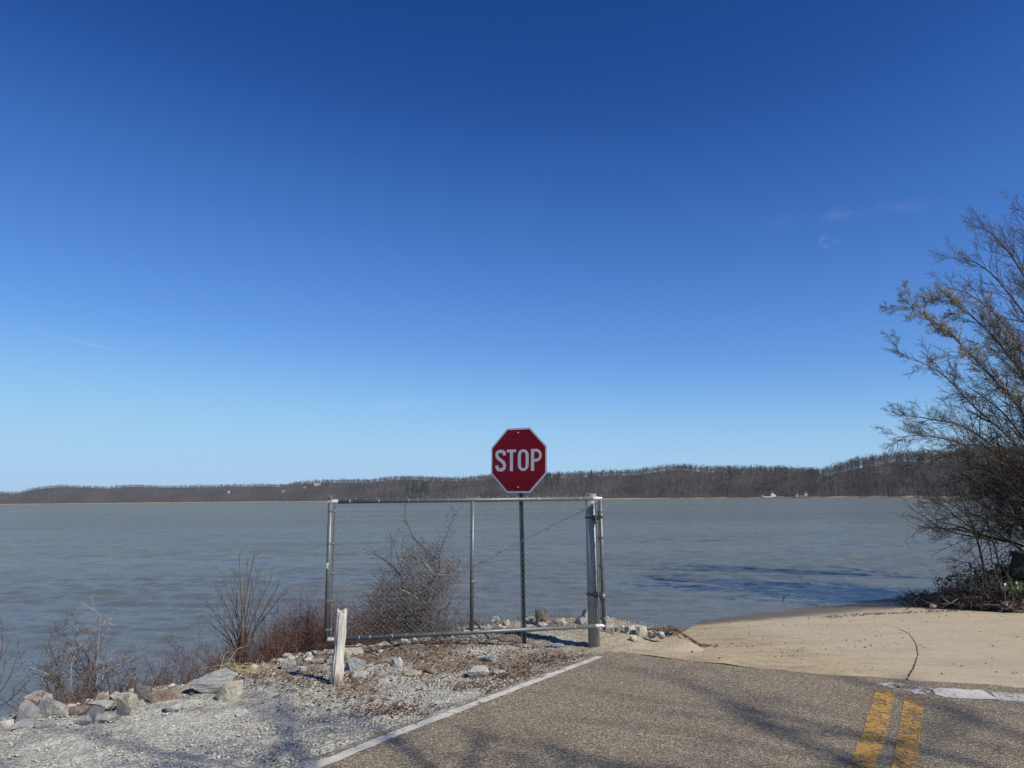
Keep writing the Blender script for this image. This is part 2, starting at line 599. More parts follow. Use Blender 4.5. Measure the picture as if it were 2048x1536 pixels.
def m_paint(name, col, worn, dirt, cracks):
    t = NT(name)
    p = t.pos()
    f = t.noise(28, 6, .7, p)
    big = t.noise(5, 4, .6, p)
    c = t.ramp(t.noise(11, 5, .65, p), [(.3, tuple(x * .72 for x in col)), (.7, col)])
    c = t.mix(t.mr(t.noise(60, 3, .7, p), .55, .75, 0, .5), c, dirt)
    keep = t.mr(t.math('ADD', t.math('MULTIPLY', f, .6), t.math('MULTIPLY', big, .4)), worn, worn + .035, 0, 1)
    if cracks:
        ca = t.voro(4.2, t.mapping(p, rot=(0, 0, R(-57)), scale=(2.4, .8, 1)), 'DISTANCE_TO_EDGE')
        ca2 = t.math('ADD', ca, t.math('MULTIPLY', t.math('SUBTRACT', t.noise(25, 4, .7, p), .5), .05))
        calm = t.mr(t.noise(3.0, 3, .6, t.mapping(p, loc=(1, 9, 0))), .42, .58, 0, .9, True)
        keep = t.math('MULTIPLY', keep, t.math('MAXIMUM', t.mr(ca2, .006, .026, 0, 1), calm))
    return t.done(c, .75, 0, None, .3, keep)


M['white_paint'] = m_paint('white_road_paint', (.64, .61, .54), .40, (.25, .21, .17), False)
M['worn_white'] = m_paint('flaked_white_paint', (.60, .57, .51), .495, (.25, .21, .17), True)
M['faded_white'] = m_paint('faded_white_paint', (.56, .53, .47), .445, (.25, .21, .17), True)
M['yellow_paint'] = m_paint('yellow_road_paint', (.54, .315, .085), .455, (.22, .15, .08), True)


# ------------------------------------------------------------------ setting: ground, road, ramp, water
def axis(parts):
    out = []
    for a, b, st in parts:
        out.extend(np.arange(a, b, st))
    return np.array(out + [parts[-1][1]])


def grid_mesh(name, X, Y, Z, mat, smooth=True, tint=None):
    nx, ny = X.shape
    V = np.stack([X, Y, Z], -1).reshape(-1, 3)
    i = np.arange(nx - 1)[:, None] * ny + np.arange(ny - 1)[None, :]
    F = np.stack([i, i + ny, i + ny + 1, i + 1], -1).reshape(-1, 4)
    return np_mesh(name, V, F, mat, smooth, tint)


gx = axis([(-400, -60, 40), (-60, -12, 4), (-12, -5.5, .5), (-5.5, 3, .06), (3, 14, .2), (14, 30, 1), (30, 60, 5), (60, 400, 40)])
gy = axis([(-400, -60, 40), (-60, 0, 4), (0, 4.8, .5), (4.8, 12.3, .06), (12.3, 24, .2), (24, 45, 2)])
GX, GY = np.meshgrid(gx, gy, indexing='ij')
GZ = land(GX, GY)
vv = (GX - ROAD_O[0]) * ROAD_R[0] + (GY - ROAD_O[1]) * ROAD_R[1]
dbb = (GX - BND_A[0]) * BND_N[0] + (GY - BND_A[1]) * BND_N[1]
# fine unevenness, and lowered where road or ramp lie on top
rng_np = np.random.default_rng(3)
rough = .012 * wob(GX, GY, 9.0, 2) + rng_np.normal(0, .004, GX.shape)
cover = np.where(dbb < 0, sm(-.02, .15, vv), sm(.0, .3, -(-((GX - 1.2) * .9885 - (GY - 8.75) * .151)) - .05)) * (sdist(GX, GY, BANK) < .3)
GZ = GZ + rough * (1 - cover) - .05 * cover
soil = np.maximum(sm(.0, .25, sdist(GX, GY, BANK)), .75 * sm(.15, .6, sdist(GX, GY, EDGE)) * (GX < 2.0))
ground = grid_mesh('ground', GX, GY, GZ, M['gravel'], tint=soil.ravel())
tag(ground, kind='structure')

# asphalt road: strips in road coordinates, its end cut along the joint with the concrete
def road_pt(u, v):
    return ROAD_O + ROAD_D * u + ROAD_R * v


us = axis([(-60, -6, 3), (-6, 3.0, .12)])
vs_ = axis([(-.13, 7.4, .1)])
U, Vv = np.meshgrid(us, vs_, indexing='ij')
rg = random.Random(5)
edge_j = np.array([.035 * math.sin(u * 3.1) + .03 * math.sin(u * 8.3 + 1) + rg.uniform(-.02, .02) for u in us])
Vv = Vv.copy(); Vv[:, 0] += edge_j
PX = ROAD_O[0] + ROAD_D[0] * U + ROAD_R[0] * Vv
PY = ROAD_O[1] + ROAD_D[1] * U + ROAD_R[1] * Vv
db_ = (PX - BND_A[0]) * BND_N[0] + (PY - BND_A[1]) * BND_N[1]
al_ = (PX - BND_A[0]) * BND_D[0] + (PY - BND_A[1]) * BND_D[1]
jit = np.random.default_rng(8).uniform(-.025, .025, (1, PX.shape[1]))
lim = jit - .15 * np.sin(np.pi * np.clip(al_ / 3.6, 0, 1)) + .02 * np.sin(al_ * 2.4) + .012 * np.sin(al_ * 7.7)
over = np.maximum(db_ - lim, 0)
den = ROAD_D[0] * BND_N[0] + ROAD_D[1] * BND_N[1]
PX -= ROAD_D[0] * over / den; PY -= ROAD_D[1] * over / den
PZ = land(PX, PY) + .004
road = grid_mesh('road', PX, PY, PZ, M['asphalt'])
tag(road, kind='structure')
bm = bmesh.new(); bm.from_mesh(road.data)
bmesh.ops.dissolve_degenerate(bm, dist=.001, edges=bm.edges)
bm.to_mesh(road.data); bm.free()

# concrete ramp fan down into the water
a_ = axis([(-.02, 12, .15)]); b_ = axis([(-.4, 17, .15)])
A_, B_ = np.meshgrid(a_, b_, indexing='ij')
sh = (A_ < 3) * (-.02 * B_)
CX = BND_A[0] + BND_D[0] * A_ + BND_N[0] * B_
CY = BND_A[1] + BND_D[1] * A_ + BND_N[1] * B_
# fan the near side out along the left limit
left = np.clip((.25 - A_) / 1.0, 0, 1)
Bp = np.maximum(B_, 0); CX = CX - left * Bp * .52; CY = CY + left * Bp * .11
CZ = np.maximum(ramp_z(CX, CY), -1.6) + .0015
ramp_o = grid_mesh('ramp_pavement', CX, CY, CZ, M['concrete'])
tag(ramp_o, kind='structure')

# water
w_az = np.radians(np.concatenate([np.linspace(-100, -43, 12), np.linspace(-38, 38, 320), np.linspace(43, 100, 12)]))
w_r = np.concatenate([5.5 * 1.0050 ** np.arange(571), 95 * 1.085 ** np.arange(1, 51)])
WR, WA = np.meshgrid(w_r, w_az, indexing='ij')
WX, WY = WR * np.sin(WA), WR * np.cos(WA)
wr = np.random.default_rng(17)
WZ = np.zeros_like(WX)
gust = 1 + .35 * wob(WX, WY * 2.2, .16, 2)
for k in range(56):
    lam = .15 * (1.7 / .15) ** (k / 55)
    th = wr.normal(0, .42) + .12
    kx, ky = math.sin(th) * 2 * math.pi / lam, math.cos(th) * 2 * math.pi / lam
    fade = sm(2.2, 4.2, lam / (.0050 * WR))
    WZ += .036 * lam / (2 * math.pi) * np.sin(kx * WX + ky * WY + wr.uniform(0, 6.28)) * fade * np.interp(lam, [.15, .35, .7, 1.7], [1.0, 1.35, 1.0, .35])
WZ *= gust * sm(95, 60, WR)
WZ *= .45 + .55 * sm(.2, 3.5, sdist(WX, WY, WLINE_FAR))
water = grid_mesh('water', WX, WY, WATER_Z + WZ, M['water'])
tag(water, kind='structure')


# painted marks, each laid 4 mm above the road
def strip(name, px_pts, width_m, mat, parent, lift=.004, jag=.006, seed=1, step=.06, base=.004):
    r = random.Random(seed)
    P = [ground_at(*q) for q in px_pts]
    pts = []
    for a, b in zip(P[:-1], P[1:]):
        n = max(1, int((b - a).length / step))
        pts += [a.lerp(b, i / n) for i in range(n)]
    pts.append(P[-1])
    b = Buf()
    for i, p in enumerate(pts):
        t = (pts[min(i + 1, len(pts) - 1)] - pts[max(i - 1, 0)]); t.z = 0; t.normalize()
        s = Vector((t.y, -t.x, 0))
        w = width_m(i / (len(pts) - 1)) if callable(width_m) else width_m
        for k in (-1, -.33, .33, 1):
            q = p + s * (w / 2 * k + (r.uniform(-jag, jag) if abs(k) == 1 else 0))
            b.v.append((q.x, q.y, land1(q.x, q.y) + base + lift))
    n = len(pts)
    for i in range(n - 1):
        for k in range(3):
            b.f.append((i * 4 + k, i * 4 + k + 1, (i + 1) * 4 + k + 1, (i + 1) * 4 + k))
    return b.build(name, mat, parent)


strip('edge_line', [(560, 1566), (640, 1532), (800, 1466), (1000, 1391), (1130, 1341), (1200, 1315)], lambda t: .105 - .02 * t, M['white_paint'], road, seed=2)
strip('centre_line', [(1660, 1640), (1722, 1536), (1748, 1470), (1765, 1410), (1771, 1383)], .15, M['yellow_paint'], road, seed=3)
strip('centre_line', [(1770, 1640), (1810, 1536), (1819, 1470), (1825, 1420), (1827, 1397)], .14, M['yellow_paint'], road, seed=4)
strip('stop_line', [(1868, 1386), (1925, 1389), (1980, 1392)], lambda t: .34 if t > .06 else .2, M['white_paint'], road, seed=5, jag=.015)
strip('stop_line', [(1988, 1394), (2060, 1399), (2300, 1422)], .32, M['faded_white'], road, seed=15, jag=.02)
strip('worn_paint_patch', [(1774, 1376), (1790, 1374), (1808, 1370)], .22, M['worn_white'], road, seed=6)
strip('worn_paint_patch', [(1808, 1382), (1830, 1381), (1860, 1386)], .3, M['worn_white'], road, seed=7)
M['crack'] = plain('crack_grit', (.045, .035, .026), .4, 60, .95)
strip('joint_crack', [(1814, 1362), (1822, 1345), (1831, 1326), (1836, 1308), (1831, 1286), (1817, 1267), (1795, 1256), (1765, 1248)],
      lambda t: .014 - .008 * t, M['crack'], ramp_o, lift=.003, jag=.007, seed=8, step=.04, base=.0015)
strip('surface_crack', [(1465, 1271), (1530, 1274), (1610, 1279)], .012, M['crack'], ramp_o, lift=.003, jag=.005, seed=9, base=.0015)


# ------------------------------------------------------------------ far shore
def heading(px):
    d = ray(px, horizon(px)); h = math.hypot(d.x, d.y)
    return d.x / h, d.y / h


SH_U = [-700, -300, 0, 340, 527, 600, 780, 1000, 1200, 1400, 1600, 1700, 1850, 2100, 2600]
SH_D = [3100, 2900, 2650, 2400, 2150, 1950, 1600, 1330, 1180, 1040, 880, 800, 720, 660, 620]
TOP = [(-700, 985), (-300, 986), (0, 988), (37, 987), (63, 980), (122, 974.7), (176, 975.7), (210, 977), (264, 973), (337, 974), (430, 972), (527, 969), (571, 971),
       (596, 965), (650, 961), (698, 960), (742, 959.5), (776, 954), (820, 952), (879, 954.7), (928, 953.7), (976, 951), (1050, 948), (1098, 947), (1146, 946),
       (1220, 942), (1273, 940), (1342, 930), (1371, 930), (1415, 934), (1469, 935), (1537, 935), (1576, 938.6), (1640, 942), (1674, 934), (1708, 925),
       (1762, 917), (1801, 910), (1830, 911), (1869, 913), (2000, 908), (2200, 900), (2600, 890)]
TU = [a for a, _ in TOP]; TT = [1007.5 - .01 * a - b for a, b in TOP]
def tree_h(u):
    return np.interp(u, [-700, 400, 900, 1500, 1750, 2600], [8, 9, 11, 13, 15, 15])


hu = np.arange(-700, 2601, 12.0)
HD = np.array([heading(u) for u in hu])


def hill(u, t):
    """t 0 at the shore, 1 at the ridge -> range, height"""
    D = np.interp(u, SH_U, SH_D)
    off = np.interp(u, [-700, 500, 1000, 1640, 1700, 2600], [620, 560, 480, 420, 330, 300])
    r = D + off * t
    th = CAMZ + np.interp(u, TU, TT) * (D + off) / FPX - tree_h(u)
    th = np.maximum(th, 4)
    f = np.where(t < 0, t * .3, np.where(t < 1, .25 * t + .75 * sm(-.1, 1.05, t) - .02, 1 - .25 * (t - 1)))
    h = WATER_Z + .9 * np.clip(t / .03, 0, 1) + (th + .3) * np.clip(f, -.1, 1.2)
    spur = (np.sin(u * .043 + t * 3) + .6 * np.sin(u * .091 - t * 5 + 1)) * np.interp(D, [700, 2600], [2.0, 5.0])
    h = h + spur * np.clip(t * 4, 0, 1) * np.clip((1 - t) * 2, 0, 1)
    return r, np.where(t < 0, WATER_Z - 1.5, h)


ht = np.array([-.03, 0, .015, .03, .06, .1, .16, .23, .3, .38, .46, .54, .62, .7, .78, .86, .94, 1.0, 1.1, 1.25, 1.6])
HU, HT = np.meshgrid(hu, ht, indexing='ij')
HR, HH = hill(HU, HT)
M['forest_floor'] = plain('leaf_litter_slope', (.105, .078, .056), .35, .06, .95)


def m_hill():
    t = NT('far_slope')
    p = t.pos()
    z = t.sep(p)[2]
    col = t.ramp(t.noise(.05, 5, .65, p), [(.3, (.045, .035, .029)), (.7, (.095, .075, .060))])
    shore = t.mr(t.math('ADD', z, t.math('MULTIPLY', t.noise(.02, 3, .5, p), 1.6)), 1.75, 1.25, 0, 1)
    col = t.mix(shore, col, (.36, .28, .19))
    return t.done(col, .95, 0, None, .1)


hills = grid_mesh('hills', HD[:, :1] * HR, HD[:, 1:] * HR, HH, m_hill())
tag(hills, kind='structure')


def tree_proto(seed, twigs, tw, evergreen=False, flo=.26, fhi=.42):
    """unit-height bare tree (or conifer) of thin faces -> verts, tris"""
    r = random.Random(seed)
    V = []; F = []

    def sliver(a, b, w):
        a = Vector(a); b = Vector(b)
        t = (b - a)
        s = Vector((r.uniform(-1, 1), r.uniform(-1, 1), r.uniform(-.3, .3))).cross(t)
        if s.length < 1e-6:
            return
        s = s.normalized() * w
        k = len(V)
        V.extend([tuple(a - s), tuple(a + s), tuple(b)]); F.append((k, k + 1, k + 2))

    def spine(pts, rad):
        k = len(V)
        for p, q in zip(pts, rad):
            for j in range(3):
                an = j * 2.094
                V.append((p[0] + q * math.cos(an), p[1] + q * math.sin(an), p[2]))
        for i in range(len(pts) - 1):
            for j in range(3):
                j2 = (j + 1) % 3
                a, b, c_, d = k + i * 3 + j, k + i * 3 + j2, k + i * 3 + 3 + j2, k + i * 3 + 3 + j
                F.append((a, b, c_)); F.append((a, c_, d))

    lean = (r.uniform(-.04, .04), r.uniform(-.04, .04))
    if evergreen:
        spine([(0, 0, -.05), (0, 0, .95)], [.02, .004])
        for _ in range(twigs):
            z = r.uniform(.12, 1.0); an = r.uniform(0, 6.28)
            rr = (1.02 - z) * .24 * r.uniform(.6, 1.1) + .02
            sliver((0, 0, z), (rr * math.cos(an), rr * math.sin(an), z - .06), tw * r.uniform(.8, 1.6))
        return np.array(V), np.array(F)
    fork = r.uniform(flo, fhi)
    spine([(0, 0, -.06), (lean[0] * .5, lean[1] * .5, fork), (lean[0], lean[1], .72)], [.017, .012, .004])
    crw = r.uniform(.20, .32)
    limbs = []
    for k in range(7):
        z0 = r.uniform(fork * .85, .75); an = r.uniform(0, 6.28)
        z1 = min(.97, z0 + r.uniform(.15, .35)); rr = crw * r.uniform(.5, 1.0)
        a = (lean[0] * z0, lean[1] * z0, z0); b = (rr * math.cos(an), rr * math.sin(an), z1)
        sliver(a, b, .007); limbs.append((Vector(a), Vector(b)))
    limbs.append((Vector((0, 0, fork)), Vector((lean[0], lean[1], .88))))
    for _ in range(twigs):
        a, b = r.choice(limbs)
        p = a.lerp(b, r.uniform(.25, 1.0))
        d = (b - a).normalized() + Vector((r.gauss(0, .75), r.gauss(0, .75), r.gauss(.25, .45)))
        q = p + d.normalized() * r.uniform(.05, .16)
        sliver(p, q, tw * r.uniform(.6, 1.3))
    return np.array(V), np.array(F)


def m_forest(name, c0, c1, use_obj):
    t = NT(name)
    if use_obj:
        k = t.n.new('ShaderNodeObjectInfo'); f = k.outputs['Random']
    else:
        k = t.n.new('ShaderNodeAttribute'); k.attribute_name = 'tint'; f = k.outputs['Fac']
    col = t.ramp(f, [(0, c0), (1, c1)])
    return t.done(col, .95, 0, None, .05)


M['far_wood'] = m_forest('far_bare_wood', (.048, .041, .036), (.185, .162, .142), False)
M['far_green'] = m_forest('far_evergreen', (.020, .038, .018), (.045, .075, .035), False)
M['far_tree'] = m_forest('far_bare_tree', (.075, .063, .055), (.175, .155, .138), True)

npr = np.random.default_rng(11)


def forest(name, zones, protos, mat, label):
    Vs, Fs, Ts = [], [], []
    nv = 0
    for (u0, u1, n, tlo, thi, pset, hlo, hhi) in zones:
        uu = npr.uniform(u0, u1, n); tt = npr.uniform(tlo, thi, n) ** 1.0
        rr, hh = hill(uu, tt)
        ok = hh > WATER_Z + .7
        uu, rr, hh = uu[ok], rr[ok], hh[ok]
        hx = np.interp(uu, hu, HD[:, 0]); hy = np.interp(uu, hu, HD[:, 1])
        pick = npr.integers(0, len(pset), len(uu))
        for k, pi in enumerate(pset):
            sel = np.nonzero(pick == k)[0]
            V, F = protos[pi]
            m = len(sel)
            if not m: continue
            H = npr.uniform(hlo, hhi, m); an = npr.uniform(0, 6.283, m)
            W = H * npr.uniform(.85, 1.25, m)
            ca, sa = np.cos(an)[:, None], np.sin(an)[:, None]
            X = (V[None, :, 0] * ca - V[None, :, 1] * sa) * W[:, None] + (hx[sel] * rr[sel])[:, None]
            Y = (V[None, :, 0] * sa + V[None, :, 1] * ca) * W[:, None] + (hy[sel] * rr[sel])[:, None]
            Z = V[None, :, 2] * H[:, None] + hh[sel][:, None]
            Vs.append(np.stack([X, Y, Z], -1).reshape(-1, 3))
            Fs.append((F[None] + (np.arange(m) * len(V))[:, None, None] + nv).reshape(-1, 3))
            pt = .5 + .33 * np.sin(uu[sel] * .021 + hh[sel] * .09) * np.cos(uu[sel] * .047 - hh[sel] * .13 + 1) + npr.normal(0, .2, m)
            Ts.append(np.repeat(np.clip(pt, 0, 1), len(V)))
            nv += m * len(V)
    o = np_mesh(name, np.concatenate(Vs), np.concatenate(Fs), mat, False, np.concatenate(Ts))
    return tag(o, label, 'trees', kind='stuff')


PRO = [tree_proto(s, 84, .0050, False, .2, .36) for s in range(5)] + [tree_proto(20 + s, 46, .011, False, .10, .25) for s in range(5)] + [tree_proto(40 + s, 25, .024, False, .03, .12) for s in range(4)]
NEAR, MID, FAR = [0, 1, 2, 3, 4], [5, 6, 7, 8, 9], [10, 11, 12, 13]
forest('bare_wood', [(1560, 2120, 1700, .02, 1.04, NEAR, 12, 19), (1560, 2120, 500, .85, 1.04, NEAR, 11, 17), (960, 1640, 3300, .012, 1.04, MID, 11, 17), (960, 1640, 1000, .85, 1.04, MID, 9, 15),
                     (560, 1000, 2800, .01, 1.04, FAR, 10, 15), (560, 1000, 900, .85, 1.04, FAR, 8, 13), (-60, 600, 3600, .008, 1.04, FAR, 8, 13), (-60, 600, 1600, .85, 1.04, FAR, 7, 11), (-500, -60, 1200, .008, 1.04, FAR, 8, 12), (2120, 2400, 500, .02, 1.04, NEAR, 12, 19)],
       PRO, M['far_wood'], 'bare brown wood covering the hills across the water')
EV = [tree_proto(70 + s, 70, .03, True) for s in range(3)]
o_ = forest('evergreen_wood', [(812, 858, 60, .12, .55, [0, 1, 2], 13, 20), (1090, 1120, 46, .55, 1.0, [0, 1, 2], 12, 18), (1120, 1240, 40, .8, 1.02, [0, 1, 2], 12, 17),
                               (1500, 1580, 26, .85, 1.02, [0, 1, 2], 12, 16), (600, 960, 50, .5, 1.0, [0, 1, 2], 10, 15), (1400, 1470, 10, .9, 1.02, [0, 1, 2], 12, 15)],
            EV, M['far_green'], 'dark evergreens standing among the bare trees on the far hills')

# the front row on the near headland: trunks one can tell apart, each a tree of its own
protos = []
for s in range(6):
    V, F = tree_proto(100 + s, 170, .0036)
    me = bpy.data.meshes.new('shore_tree')
    me.from_pydata([tuple(v) for v in V], [], [tuple(int(i) for i in f) for f in F])
    me.materials.append(M['far_tree'])
    protos.append(me)
rt = random.Random(77)
for k in range(210):
    u = 1300 + 760 * (k + rt.random()) / 210
    t = rt.uniform(.012, .06)
    r_, h_ = hill(np.array([u]), np.array([t]))
    hx, hy = heading(u)
    o = bpy.data.objects.new('shore_tree', protos[k % 6])
    C.objects.link(o)
    o.location = (hx * r_[0], hy * r_[0], h_[0])
    s = rt.uniform(11, 18)
    o.scale = (s * rt.uniform(.9, 1.2), s * rt.uniform(.9, 1.2), s)
    o.rotation_euler.z = rt.uniform(0, 6.28)
    tag(o, 'bare tree in the front row of the wood on the far shore', 'tree', 'front row of trees on the far shore')

# houses on the far hills
M['house_wall'] = plain('white_siding', (.72, .70, .66), .06, 1, .7)
M['house_roof'] = plain('grey_roofing', (.33, .32, .31), .15, 1, .8)
M['pane'] = NT('dark_pane').done((.03, .035, .04), .1)


def house(px, py, t, w, d, h, label, tan=False):
    tt = np.linspace(.05, .98, 120)
    rr_, hh_ = hill(np.full(120, float(px)), tt)
    dd = ray(px, py); sl = dd.z / math.hypot(dd.x, dd.y)
    i_ = int(np.argmin(np.abs(CAMZ + sl * rr_ - (hh_ + h * .5))))
    hx, hy = heading(px)
    base = Vector((hx * rr_[i_], hy * rr_[i_], 0))
    z0 = float(hh_[i_]) + 2.5
    o = thing('house', (base.x, base.y, z0), label, 'house', 'houses on the far hills')
    b = Buf(); b.box((base.x, base.y, z0 + h / 2 - 1.5), (w, d, h + 3)); b.build('wall', M['house_wall'], o)
    b = Buf()
    ov = .6
    xs = (-w / 2 - ov, w / 2 + ov); ys = (-d / 2 - ov, 0, d / 2 + ov)
    vs = [(base.x + x, base.y + y, z0 + h + (0.02 if y else d * .32)) for x in xs for y in ys]
    b.add(vs, [(0, 3, 4, 1), (1, 4, 5, 2), (0, 1, 2), (3, 5, 4), (0, 2, 5, 3)])
    b.build('roof', M['house_roof'], o)
    for k in (-.3, .05, .32):
        b = Buf(); b.box((base.x + k * w, base.y - d / 2 - .04, z0 + h * .55), (1.3, .1, 1.5)); b.build('window', M['pane'], o)


house(634, 970, .78, 16, 8, 2.6, 'long white house on the far ridge above the gate end')
house(608, 976, .60, 6, 6, 2.6, 'small white house just below the long one on the ridge')
house(566, 984, .40, 7, 6, 2.4, 'little pale house low on the far hillside')
house(456, 985, .35, 6, 6, 2.4, 'lone pale house at the foot of the distant hills')
house(852, 961, .93, 7, 6, 2.6, 'white house on the hilltop beside the dark evergreens')

# ferry landing
M['boat_white'] = plain('white_boat_paint', (.66, .65, .62), .05, 2, .5)
M['boat_dark'] = plain('dark_hull', (.035, .035, .04), .2, 1, .6)
M['boat_blue'] = plain('grey_blue_paint', (.25, .31, .38), .1, 1, .6)


def hull(b, L, wid, h, z0, rake):
    pts = [(-L / 2, h * 1.0), (-L / 2 + rake, 0), (L / 2 - rake, 0), (L / 2, h)]
    vs = []
    for s in (-1, 1):
        vs += [(x, s * wid / 2, z0 + z) for x, z in pts]
    b.add(vs, [(0, 1, 2, 3), (7, 6, 5, 4), (0, 4, 5, 1), (1, 5, 6, 2), (2, 6, 7, 3), (3, 7, 4, 0)])


def boat(px, dist, ang, label, build):
    hx, hy = heading(px)
    o = thing('ferry_boat', (0, 0, 0), label, 'boat', 'boats at the far ferry landing')
    build(o)
    o.location = (hx * dist, hy * dist, WATER_Z)
    o.scale = (1.1, 1.1, 1.1)
    o.rotation_euler.z = ang
    return o


def boat_a(o):
    b = Buf(); hull(b, 16, 6, 1.3, -.5, 1.8); b.build('hull', M['boat_dark'], o)
    b = Buf(); b.box((0, 0, 1.25), (14.5, 5.6, .8)); b.build('bulwark', M['boat_white'], o)
    b = Buf(); b.box((-7.6, 0, 1.9), (.35, 5, 2.6), Matrix.Rotation(.35, 3, 'Y')); b.build('bow_ramp', M['boat_white'], o)
    b = Buf(); b.box((3.2, 0, 2.7), (3.4, 3.2, 2.2)); b.build('deckhouse', M['boat_white'], o)
    b = Buf(); b.box((3.2, 0, 4.5), (2.0, 2.2, 1.4)); b.build('pilothouse', M['boat_white'], o)
    b = Buf(); b.box((3.2, -1.12, 4.6), (1.6, .06, .6)); b.build('window', M['pane'], o)
    b = Buf(); b.tube([(2.6, 0, 5.1), (2.6, 0, 8)], .08, 5); b.build('mast', M['boat_white'], o)
    b = Buf(); b.box((6.2, 0, 2.2), (.5, 2, 2.4), Matrix.Rotation(-.3, 3, 'Y')); b.build('stern_ramp', M['boat_white'], o)


def boat_b(o):
    b = Buf(); hull(b, 20, 6, 1.3, -.5, 1.6); b.build('hull', M['boat_dark'], o)
    b = Buf(); b.box((1.5, 0, 1.0), (15.5, 5.4, .5)); b.build('deck', M['boat_white'], o)
    b = Buf(); b.box((-5.2, 0, 2.2), (3.0, 2.6, 2.2)); b.build('deckhouse', M['boat_blue'], o)
    b = Buf(); b.tube([(-4.3, 0, 1), (-4.3, 0, 8.2)], [.32, .22], 6); b.build('mast', M['boat_white'], o)
    b = Buf(); b.box((3.4, 0, 2.7), (3.0, 3.0, 3.0)); b.build('cabin', M['boat_white'], o)
    b = Buf(); b.box((3.0, 0, 5.2), (2.6, 2.6, 2.0)); b.build('pilothouse', M['boat_blue'], o)
    b = Buf(); b.box((3.0, -1.32, 5.4), (2.1, .06, .8)); b.build('window', M['pane'], o)
    for x in (-2.2, -.4):
        b = Buf(); b.box((x, -1.5, 2.0), (.4, .4, 1.8)); b.build('bollard', M['boat_white'], o)


D1 = float(np.interp(1540, SH_U, SH_D)) - 8
boat(1539, D1, .05, 'low white ferry with raised bow ramp at the far landing', boat_a)
boat(1604, D1 - 30, -.04, 'towboat with tall white mast moored beside the far ferry', boat_b)
hx, hy = heading(1621.5)
for s_, lab in ((-1.6, 'short white mooring post closer to the far towboat'), (1.6, 'outer short white mooring post beyond the far towboat')):
    b = Buf(); c_ = (hx * D1 + s_, hy * D1 - 25, WATER_Z)
    b.tube([(c_[0], c_[1], c_[2] - 1), (c_[0], c_[1], c_[2] + 3.4), (c_[0], c_[1], c_[2] + 3.7)], [.8, .8, .5], 10)
    tag(b.build('mooring_post', M['boat_white'], None, origin=c_), lab, 'post', 'mooring posts at the far landing')
# landing road cut through the bank
b = Buf()
r_l, h_l = [], []
pts = []
for u, t in ((1546, .004), (1552, .02), (1560, .05), (1568, .075)):
    rr_, hh_ = hill(np.array([u]), np.array([t])); hx, hy = heading(u)
    pts.append(Vector((hx * rr_[0], hy * rr_[0], hh_[0] + .35)))
vs = []
for p, w in zip(pts, (14, 9, 7, 5)):
    vs += [(p.x - w / 2, p.y, p.z), (p.x + w / 2, p.y, p.z)]
b.add(vs, [(0, 1, 3, 2), (2, 3, 5, 4), (4, 5, 7, 6)])
M['landing'] = plain('sandy_landing', (.46, .38, .28), .15, .3, .95)
tag(b.build('landing_road', M['landing']), kind='structure')

# clear spring air: faint haze that greys the far hills
hz = Buf(); hz.box((0, 2500, 48), (10000, 6200, 104))
M['haze'] = bpy.data.materials.new('haze'); M['haze'].use_nodes = True
hn = M['haze'].node_tree.nodes; hn.clear()
ho = hn.new('ShaderNodeOutputMaterial'); hv = hn.new('ShaderNodeVolumePrincipled')
hv.inputs['Color'].default_value = (.72, .84, 1.0, 1); hv.inputs['Density'].default_value = 0.00005; hv.inputs['Anisotropy'].default_value = 0.0
M['haze'].node_tree.links.new(hv.outputs[0], ho.inputs['Volume'])
tag(hz.build('haze', M['haze']), 'thin clear air over the lake', 'haze', kind='stuff')
sc.cycles.volume_bounces = 0

#@@OBJECTS

# ------------------------------------------------------------------ materials of the things
def m_galv(name, base, rough, var):
    t = NT(name)
    p = t.pos()
    f = t.noise(55, 5, .65, p)
    col = t.ramp(f, [(.3, tuple(c * (1 - var) for c in base)), (.7, tuple(c * (1 + var) for c in base))])
    grime = t.mr(t.noise(6, 5, .65, p), .5, .72, 0, .55, True)
    col = t.mix(grime, col, tuple(c * .55 for c in base))
    return t.done(col, t.mr(f, .3, .7, rough - .08, rough + .12), .4, t.bump(f, .2, .002))


M['galv'] = m_galv('galvanised_pipe', (.15, .16, .16), .45, .25)
M['galv_post'] = m_galv('weathered_galvanised_post', (.30, .325, .32), .55, .15)
M['wire'] = m_galv('galvanised_wire', (.40, .40, .385), .45, .25)
M['weld'] = m_galv('bright_zinc_paint', (.62, .62, .60), .4, .1)
M['u_post'] = m_galv('dull_sign_post', (.15, .168, .165), .55, .25)
M['iron'] = plain('dark_iron', (.035, .035, .036), .3, 40, .6, .4)
M['sign_white'] = plain('sign_white_sheeting', (.66, .66, .67), .06, 25, .45)


def m_sign_red():
    t = NT('faded_sign_red')
    p = t.pos()
    f = t.noise(7, 5, .6, p)
    col = t.ramp(f, [(.3, (.20, .002, .010)), (.7, (.26, .003, .016))])
    fade = t.mr(t.noise(2.2, 4, .6, p), .35, .7, 0, .35)
    col = t.mix(fade, col, (.34, .03, .04))
    scr = t.mr(t.noise(9, 3, .5, t.mapping(p, rot=(0, R(35), 0), scale=(9, 1, .5))), .70, .74, 0, .35)
    col = t.mix(scr, col, (.42, .14, .15))
    chip = t.mr(t.voro(16, p), .055, .035, 0, .7)
    rare = t.mr(t.noise(3.1, 2, .5, p), .56, .6, 0, 1)
    col = t.mix(t.math('MULTIPLY', chip, rare), col, (.55, .45, .44))
    return t.done(col, .5, 0, None, .16)


M['sign_red'] = m_sign_red()


